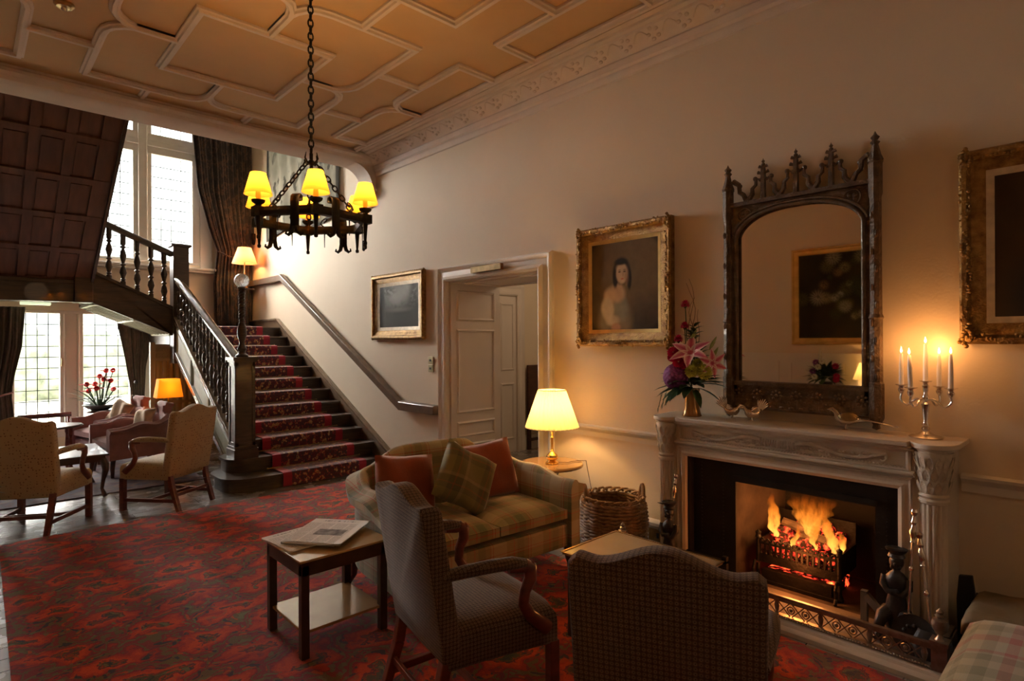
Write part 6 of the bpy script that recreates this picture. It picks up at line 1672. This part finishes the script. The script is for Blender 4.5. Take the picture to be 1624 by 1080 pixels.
# tapestry hanging beside the stairs
def tapestry(u, v):
    f = fbm(u * 1.0, v * .5, 8, 1); g = fbm(u * 2.2, v * 1.0, 8, 5); h = fbm(u, v, 2.2, 8)
    c = lerp((.17, .155, .11), (.36, .33, .25), f * .8 + .25 * h); c = lerp(c, (.06, .055, .04), .85 * sm(.60, .66, g) * sm(.3, .6, f)); c = lerp(c, (.04, .04, .03), .9 * sm(.60, .66, h) * sm(.40, .55, f))
    return lerp(c, (.05, .05, .045), sm(.93, .96, max(abs(u - .5), abs(v - .5)) * 2) * .9)
t = thing('tapestry', 'worn grey and dark woven tapestry hanging high on the wall beside the landing', 'tapestry', (XW - .03, 8.68, 4.2), -PI / 2)
def tapM(p): return p
bm_ = painted('woven_cloth', 'tapestry_cloth', tapestry, 2.62, 1.85, 150, 110, t, Matrix())
for v in bm_.data.vertices: v.co.y += -.018 * math.sin(v.co.x * 7) * (1 - (v.co.z + .95) / 1.9) - .012 * math.sin(v.co.x * 17 + v.co.z * 2); v.co.z -= .05 * (1 - (v.co.z + .93) / 1.85) * math.sin(v.co.x * 3.1)
q = bm_.modifiers.new('solid', 'SOLIDIFY'); q.thickness = .01
MB().tube([(-1.38, 0.0, .94), (1.38, 0.0, .94)], .014, 8).build('hanging_rod', 'black_iron', t)

# gothic mirror
mr = thing('mirror', 'tall gothic carved wood mirror with five crocketed pinnacles above the mantelpiece', 'mirror', (XW - .015, 1.39, ZS + .004), -PI / 2)
HW = .43; D = .07
# local: x right as seen from the room (towards smaller y), z up from the shelf, front is -y
glz0, spring, apex = .235, 1.18, 1.345
def archz(x, hw, sp, ap):   # four-centred arch
    q = min(1, abs(x) / hw); return sp + (ap - sp) * (max(0, 1 - q ** 2.6)) ** .62
ghw = .372
gl = [(-ghw, glz0), (ghw, glz0)] + [(ghw * math.cos(PI * i / 40), archz(ghw * math.cos(PI * i / 40), ghw, spring, apex)) for i in range(41)]
b = MB(); b.prism(gl, 'y', -.022, -.016); b.build('glass', 'mirror_glass', mr, smooth=0)
b = MB(); b.bx(-HW + .01, HW - .01, -.014, 0, .06, 1.36); b.build('backboard', 'carved_wood', mr, smooth=0)
b = MB()   # spandrel board with arch cut out, and crest line
top = 1.40
n = 40
for i in range(n):
    x0, x1 = -ghw + 2 * ghw * i / n, -ghw + 2 * ghw * (i + 1) / n
    b.prism([(x0, archz(x0, ghw, spring, apex)), (x1, archz(x1, ghw, spring, apex)), (x1, top), (x0, top)], 'y', -.045, -.005)
for a, c in ((-HW, -ghw), (ghw, HW)): b.bx(a, c, -.045, -.005, .16, top)
b.bx(-HW, HW, -.045, -.005, .16, glz0)
b.build('frame', 'carved_wood', mr, smooth=0)
b = MB()
P = [(x, 0, archz(x, ghw, spring, apex)) for x in [ghw * math.cos(PI * i / 30) for i in range(31)]]
path = [(ghw, 0, glz0)] + P + [(-ghw, 0, glz0)]
b.tube([(p[0], -.045, p[2]) for p in path], .013, 8); b.tube([(p[0] * 1.05, -.050, p[2] + .018) for p in path[1:-1]], .009, 6)
b.bx(-HW, HW, -.065, -.03, top - .015, top + .01); b.bx(-HW, HW, -.06, -.03, glz0 - .02, glz0 + .005); b.bx(-HW, HW, -.055, -.02, .06, .075)
b.build('arch_moulding', 'carved_wood', mr, smooth=50, merge=False)
b = MB()   # carved base panels with rosettes
b.bx(-HW, HW, -.035, 0, .06, glz0); 
for k in range(7):
    cx = -.36 + k * .12
    for q in range(8):
        a = q * PI / 4; b.ball((cx + .028 * math.cos(a), -.038, .158 + .028 * math.sin(a)), (.0095, .013, .0095), 6)
    b.ball((cx, -.04, .158), (.012, .014, .012), 6)
    for sx in (-1, 1):
        for sz in (-1, 1): b.ball((cx + sx * .046, -.036, .158 + sz * .040), (.010, .008, .010), 5)
for x in (-.245, .0, .125): b.bx(x - .003, x + .003, -.040, -.03, .06, glz0 - .02)
for k in range(14): b.ball((-.38 + k * .058, -.036, .082), (.016, .010, .010), 5)
b.build('carved_base', 'carved_light', mr, smooth=50, merge=False)
for s in (-1, 1):   # corner shafts
    b = MB(); cx = s * (HW + .0)
    b.lathe([(.001, .0), (.022, .01), (.018, .03), (.034, .055), (.040, .07), (.040, .26), (.034, .27), (.034, .62), (.040, .63), (.032, .65), (.030, 1.30), (.036, 1.32), (.036, 1.50), (.042, 1.51), (.030, 1.54), (.016, 1.60), (.026, 1.612), (.014, 1.625), (.024, 1.64), (.010, 1.655), (.001, 1.675)], (cx, -.04, 0), 8)
    b.build('corner_shaft', 'carved_wood', mr, smooth=20)
    b = MB(); b.lathe([(.03, 0), (.042, .01), (.03, .02)], (cx, -.04, 1.49), 8)
    b.build('shaft_band', 'carved_wood', mr, merge=False)
    for q in range(10): MB().ball((cx + .012 * (-1) ** q, -.074, .30 + q * .1), (.008, .008, .022), 5).build('crocket', 'carved_wood', mr)
def pinnacle(cx, z0, hgt, w):
    b = MB(); y0, y1 = -.045, -.015
    b.prism([(cx - .014, z0), (cx + .014, z0), (cx + .010, z0 + hgt * .8), (cx - .010, z0 + hgt * .8)], 'y', y0, y1)
    for s in (-1, 1):
        pts = [(cx + s * w, z0 + .005), (cx + s * w * .75, z0 + hgt * .12), (cx + s * w * .62, z0 + hgt * .20), (cx + s * w * .62, z0 + hgt * .34), (cx + s * w * .42, z0 + hgt * .42), (cx + s * w * .40, z0 + hgt * .58), (cx + s * w * .2, z0 + hgt * .52), (cx, z0 + hgt * .60)]
        b.tube([(p[0], -.03, p[1]) for p in pts], [.019, .017, .016, .014, .012, .013, .011, .010], 6)
        b.ball((cx + s * w * .66, -.03, z0 + hgt * .22), .014, 6); b.ball((cx + s * w * .45, -.03, z0 + hgt * .57), .015, 6)
        for zf, wf_ in ((.70, .034), (.84, .026)):
            b.tube([(cx, -.03, z0 + hgt * (zf - .02)), (cx + s * wf_ * .7, -.03, z0 + hgt * zf), (cx + s * wf_, -.03, z0 + hgt * (zf + .015))], [.010, .009, .012], 6)
    b.ball((cx, -.03, z0 + hgt * .88), .014, 6); b.lathe([(.006, 0), (.012, .010), (.003, .022), (.001, .03)], (cx, -.03, z0 + hgt * .93), 6)
    b.build('pinnacle', 'carved_wood', mr, smooth=50, merge=False)
pinnacle(-.20, top, .26, .115); pinnacle(0, top, .275, .115); pinnacle(.20, top, .26, .115)
for s in (-1, 1):   # flying side pieces and little trefoils along the crest
    pts = [(s * (HW - .03), top + .16), (s * (HW - .07), top + .13), (s * (HW - .075), top + .08), (s * (HW - .10), top + .06), (s * (HW - .12), top + .015)]
    b = MB(); b.tube([(p[0], -.03, p[1]) for p in pts], [.018, .016, .016, .015, .018], 6); b.ball((s * (HW - .08), -.03, top + .12), .013, 6)
    b.ball((s * .10, -.03, top + .02), .012, 6); b.ball((s * .30, -.03, top + .018), .012, 6)
    b.build('crest_carving', 'carved_wood', mr, smooth=50, merge=False)
    b = MB(); cx = s * .315
    b.tube([(cx + .045 * math.cos(a * PI / 8), -.047, 1.325 + .045 * math.sin(a * PI / 8)) for a in range(16)], .006, 6, closed=True)
    for q in range(4): b.ball((cx + .018 * math.cos(q * PI / 2 + .78), -.047, 1.325 + .018 * math.sin(q * PI / 2 + .78)), (.014, .008, .014), 6)
    b.build('spandrel_roundel', 'carved_wood', mr, smooth=50, merge=False)

# small wall fittings
for z, lb in ((1.335, 'upper square brass light switch plate on the wall beside the door casing'), (1.245, 'lower square brass light switch plate on the wall beside the door casing')):
    t = thing('switch_plate', lb, 'switch', (XW - .001, 5.29, z)); MB().bx(-.012, 0, -.042, .042, -.04, .04).build('plate', 'switch_brass', t, smooth=0, bevel=.003); MB().bx(-.018, -.010, -.012, .012, -.012, .012).build('toggle', 'black_box', t, smooth=0)
t = thing('socket', 'old brass electric socket set in the baseboard beside the log basket', 'socket', (XW - .023, 2.40, .095)); MB().bx(-.008, 0, -.07, .07, -.045, .045).build('plate', 'brass_old', t, smooth=0, bevel=.003); MB().bx(-.010, -.007, -.02, .0, -.02, .02).build('pin_holes', 'black_box', t, smooth=0)
tag(MB().bx(XW - .085, XW - .045, 4.05, 4.50, 2.225, 2.285).build('door_closer', 'brass_old', smooth=0, bevel=.004), 'narrow dull brass plate fixed across the head of the door casing', 'door fitting')
t = thing('smoke_detector', 'round brass and glass smoke detector on the ceiling', 'detector', (.51, 5.0, ZC)); b = MB(); b.lathe([(.06, 0), (.06, -.015), (.045, -.03), (.02, -.034), (.0001, -.034)], seg=24); b.build('body', 'brass_old', t); MB().ball((0, 0, -.035), .018, 10).build('lens', 'cut_glass', t)
# table and lamp at the opposite wall, seen in the mirror
t = thing('console_table', 'narrow console table against the opposite wall, seen in the mirror', 'table', (-.20, 2.42, 0))
b = MB(); b.bx(-.17, .16, -.48, .48, .78, .81); b.build('table_top', 'mahogany', t, smooth=0)
for sx in (-1, 1):
    for sy in (-1, 1): MB().bar((sx * .13, sy * .43, .78), (sx * .13, sy * .43, 0), .035, .035).build('leg', 'mahogany', t, smooth=0)
t = thing('flower_arrangement', 'dark flower arrangement with a white spire reflected in the mirror', 'flowers', (-.14, 2.50, .811))
b = MB(); b.lathe([(.0001, 0), (.06, 0), (.03, .03), (.05, .12), (.08, .22), (.0001, .2)], seg=20); b.build('vase', 'pot_dark', t)
b = MB(); fr = random.Random(8)
for k in range(120):
    an = fr.random() * 2 * PI; el = -.2 + fr.random() * 1.5; d = Vector((math.cos(an) * .5, math.sin(an), el)).normalized()
    b.leafq(Vector((0, 0, .27)) + d * .03, d, .13 + fr.random() * .11, .05, (0, 0, 1), .25)
b.build('foliage', 'leaf', t, smooth=60, merge=False)
for k in range(9):
    an = k * 2.2; c0 = Vector((.10 + .03 * math.cos(an), .15 * math.sin(an), .36 + .11 * math.cos(k * 1.7)))
    b = MB(); pom(b, c0, .04, Vector((1, 0, .4)), 24, .02); b.build('bloom', ['petal_white', 'petal_purple', 'petal_magenta'][k % 3], t, smooth=60, merge=False)
b = MB(); b.lathe([(.005, .3), (.022, .48), (.02, .56), (.0001, .64)], (.04, .05, 0), 10); b.build('white_spire', 'petal_white', t)
t = thing('table_lamp', 'cream table lamp on the console table reflected at the edge of the mirror', 'lamp', (-.22, 2.06, .811))
b = MB(); b.lathe([(.0001, 0), (.06, 0), (.03, .02), (.05, .08), (.02, .15), (.009, .2), (.009, .28), (.0001, .28)], seg=18); b.build('base', 'brass', t)
shade_mesh(.16, .09, .26, .46, 30).build('lamp_shade', 'shade_cream', t, smooth=60); MB().ball((0, 0, .34), .025, 10).build('light_bulb', 'bulb', t)
lamp('console_lamp_light', 'POINT', (-.22, 2.06, .811 + .36), 3, (1, .62, .28), .04)

# ================================================================== CHANDELIER
CX, CY = 1.632, 3.60
ch = thing('chandelier', 'black wrought iron chandelier with six amber shades hanging on a long chain', 'chandelier', (CX, CY, 0))
def link(b, c, d, s, rot, r=.0045):
    d = Vector(d).normalized(); o = d.orthogonal().normalized(); o = Matrix.Rotation(rot, 3, d) @ o
    b.tube([Vector(c) + d * s * .62 * math.cos(a * PI / 5) + o * s * .34 * math.sin(a * PI / 5) for a in range(10)], r, 5, closed=True)
def chain(b, p, q, s, r=.0045, ph=0):
    p, q = Vector(p), Vector(q); n = max(1, int((q - p).length / (s * .95)))
    for k in range(n): link(b, p + (q - p) * (k + .5) / n, q - p, s, (k % 2) * PI / 2 + ph, r)
b = MB(); chain(b, (0, 0, 2.76), (0, 0, ZC), .045, .0055, .6); b.build('chain', 'black_iron', ch, merge=False)
b = MB(); b.lathe([(.0001, ZC - .04), (.03, ZC - .035), (.055, ZC - .01), (.06, ZC)], seg=18); b.build('ceiling_rose', 'black_iron', ch)
b = MB(); b.tube([(.0, 0, 2.66), (0, 0, 2.76)], .012, 8); b.ball((0, 0, 2.70), .022, 8)
for k in range(4):
    a = k * PI / 2 + .4; b.tube([(0, 0, 2.70), (.035 * math.cos(a), .035 * math.sin(a), 2.695), (.055 * math.cos(a), .055 * math.sin(a), 2.72), (.045 * math.cos(a), .045 * math.sin(a), 2.76)], [.008, .008, .006, .002], 6)
b.build('crown_hook', 'black_iron', ch)
RA = .36; A0 = math.radians(189.5); ZR = 2.325
vt = [(RA * math.cos(A0 + k * PI / 3), RA * math.sin(A0 + k * PI / 3)) for k in range(6)]
for k in range(3):
    a = A0 + k * 2 * PI / 3; b = MB(); chain(b, (.80 * RA * math.cos(a), .80 * RA * math.sin(a), ZR + .03), (.03 * math.cos(a), .03 * math.sin(a), 2.70), .040, .005); b.build('support_chain', 'black_iron', ch, merge=False)
b = MB()
P = [(x, y, ZR) for x, y in vt]
b.sweep(P, [(-.022, -.024), (-.026, 0), (-.022, .024), (.022, .024), (.026, 0), (.022, -.024)], closed=True)
for x, y in vt: b.bx(x - .032, x + .032, y - .032, y + .032, ZR - .028, ZR + .028)
b.build('hexagon_ring', 'black_iron', ch, smooth=0, merge=False)
for k in range(6):   # straps with rolled tops and forked feet, flanking every second torch; curls beside the others
    A_, B_2 = Vector((*vt[k], 0)), Vector((*vt[(k + 1) % 6], 0)); tdir = (B_2 - A_).normalized(); odir = ((A_ + B_2) / 2).normalized()
    ps = A_.lerp(B_2, .68 if k % 2 == 0 else .32); pc = A_.lerp(B_2, .34 if k % 2 == 0 else .66); w_ = .026
    b = MB(); pr = [(.032, -.115), (.032, .05), (.028, .078), (.008, .094), (-.014, .086), (-.018, .064), (-.004, .056)]
    V = [[b.bm.verts.new(ps + odir * p[0] + tdir * s * w_ + Vector((0, 0, ZR + p[1]))) for s in (-1, 1)] for p in pr]
    for i in range(len(V) - 1): b.bm.faces.new([V[i][0], V[i][1], V[i + 1][1], V[i + 1][0]])
    for s in (-1, 1):
        q = lambda a_, z_: ps + odir * .032 + tdir * s * w_ * a_ + Vector((0, 0, ZR + z_))
        b.tube([q(.5, -.10), q(.8, -.135), q(1.5, -.15), q(2.1, -.142), q(2.0, -.128)], [.013, .011, .007, .005, .002], 6)
    b.build('strap', 'black_iron', ch, smooth=40, thick=.006, merge=False)
    b = MB(); b.tube([pc + Vector((0, 0, ZR + .02))] + [pc - odir * .0 + tdir * (.030 - .0036 * q) * math.cos(q * .75) * (1 if k % 2 else -1) + Vector((0, 0, ZR + .062 + (.030 - .0036 * q) * math.sin(q * .75 - .6))) for q in range(9)], .005, 6)
    b.tube([pc + Vector((0, 0, ZR - .02)), pc + Vector((0, 0, ZR - .12))], [.005, .002], 5); b.build('scroll', 'black_iron', ch)
for k in range(6):
    x, y = vt[k]
    hd = 'torch_arm'
    b = MB(); b.lathe([(.0001, ZR - .165), (.011, ZR - .160), (.012, ZR - .145), (.007, ZR - .138), (.009, ZR - .12), (.020, ZR + .03), (.016, ZR + .04), (.036, ZR + .055), (.040, ZR + .068), (.034, ZR + .066), (.0001, ZR + .060)], (x, y, 0), 16)
    arm = b.build(hd, 'black_iron', ch)
    b = MB(); b.lathe([(.0001, ZR + .062), (.014, ZR + .062), (.014, ZR + .13), (.0001, ZR + .13)], (x, y, 0), 12); b.build('candle_tube', 'shade_amber', arm)
    o = shade_mesh(.080, .044, 0, .128, 0, 32).build('lamp_shade', 'shade_amber', arm, smooth=60); o.location = (x, y, 2.425)
    MB().ball((x, y, 2.475), (.014, .014, .024), 8).build('light_bulb', 'bulb', arm)
    lamp('chandelier_light', 'POINT', (CX + x, CY + y, 2.50), 2.2, (1, .56, .2), .02)
# added fill light standing in for unseen lighting of the near room
lamp('room_fill', 'POINT', (1.4, -1.2, 2.9), 4, (1, .66, .36), .25)
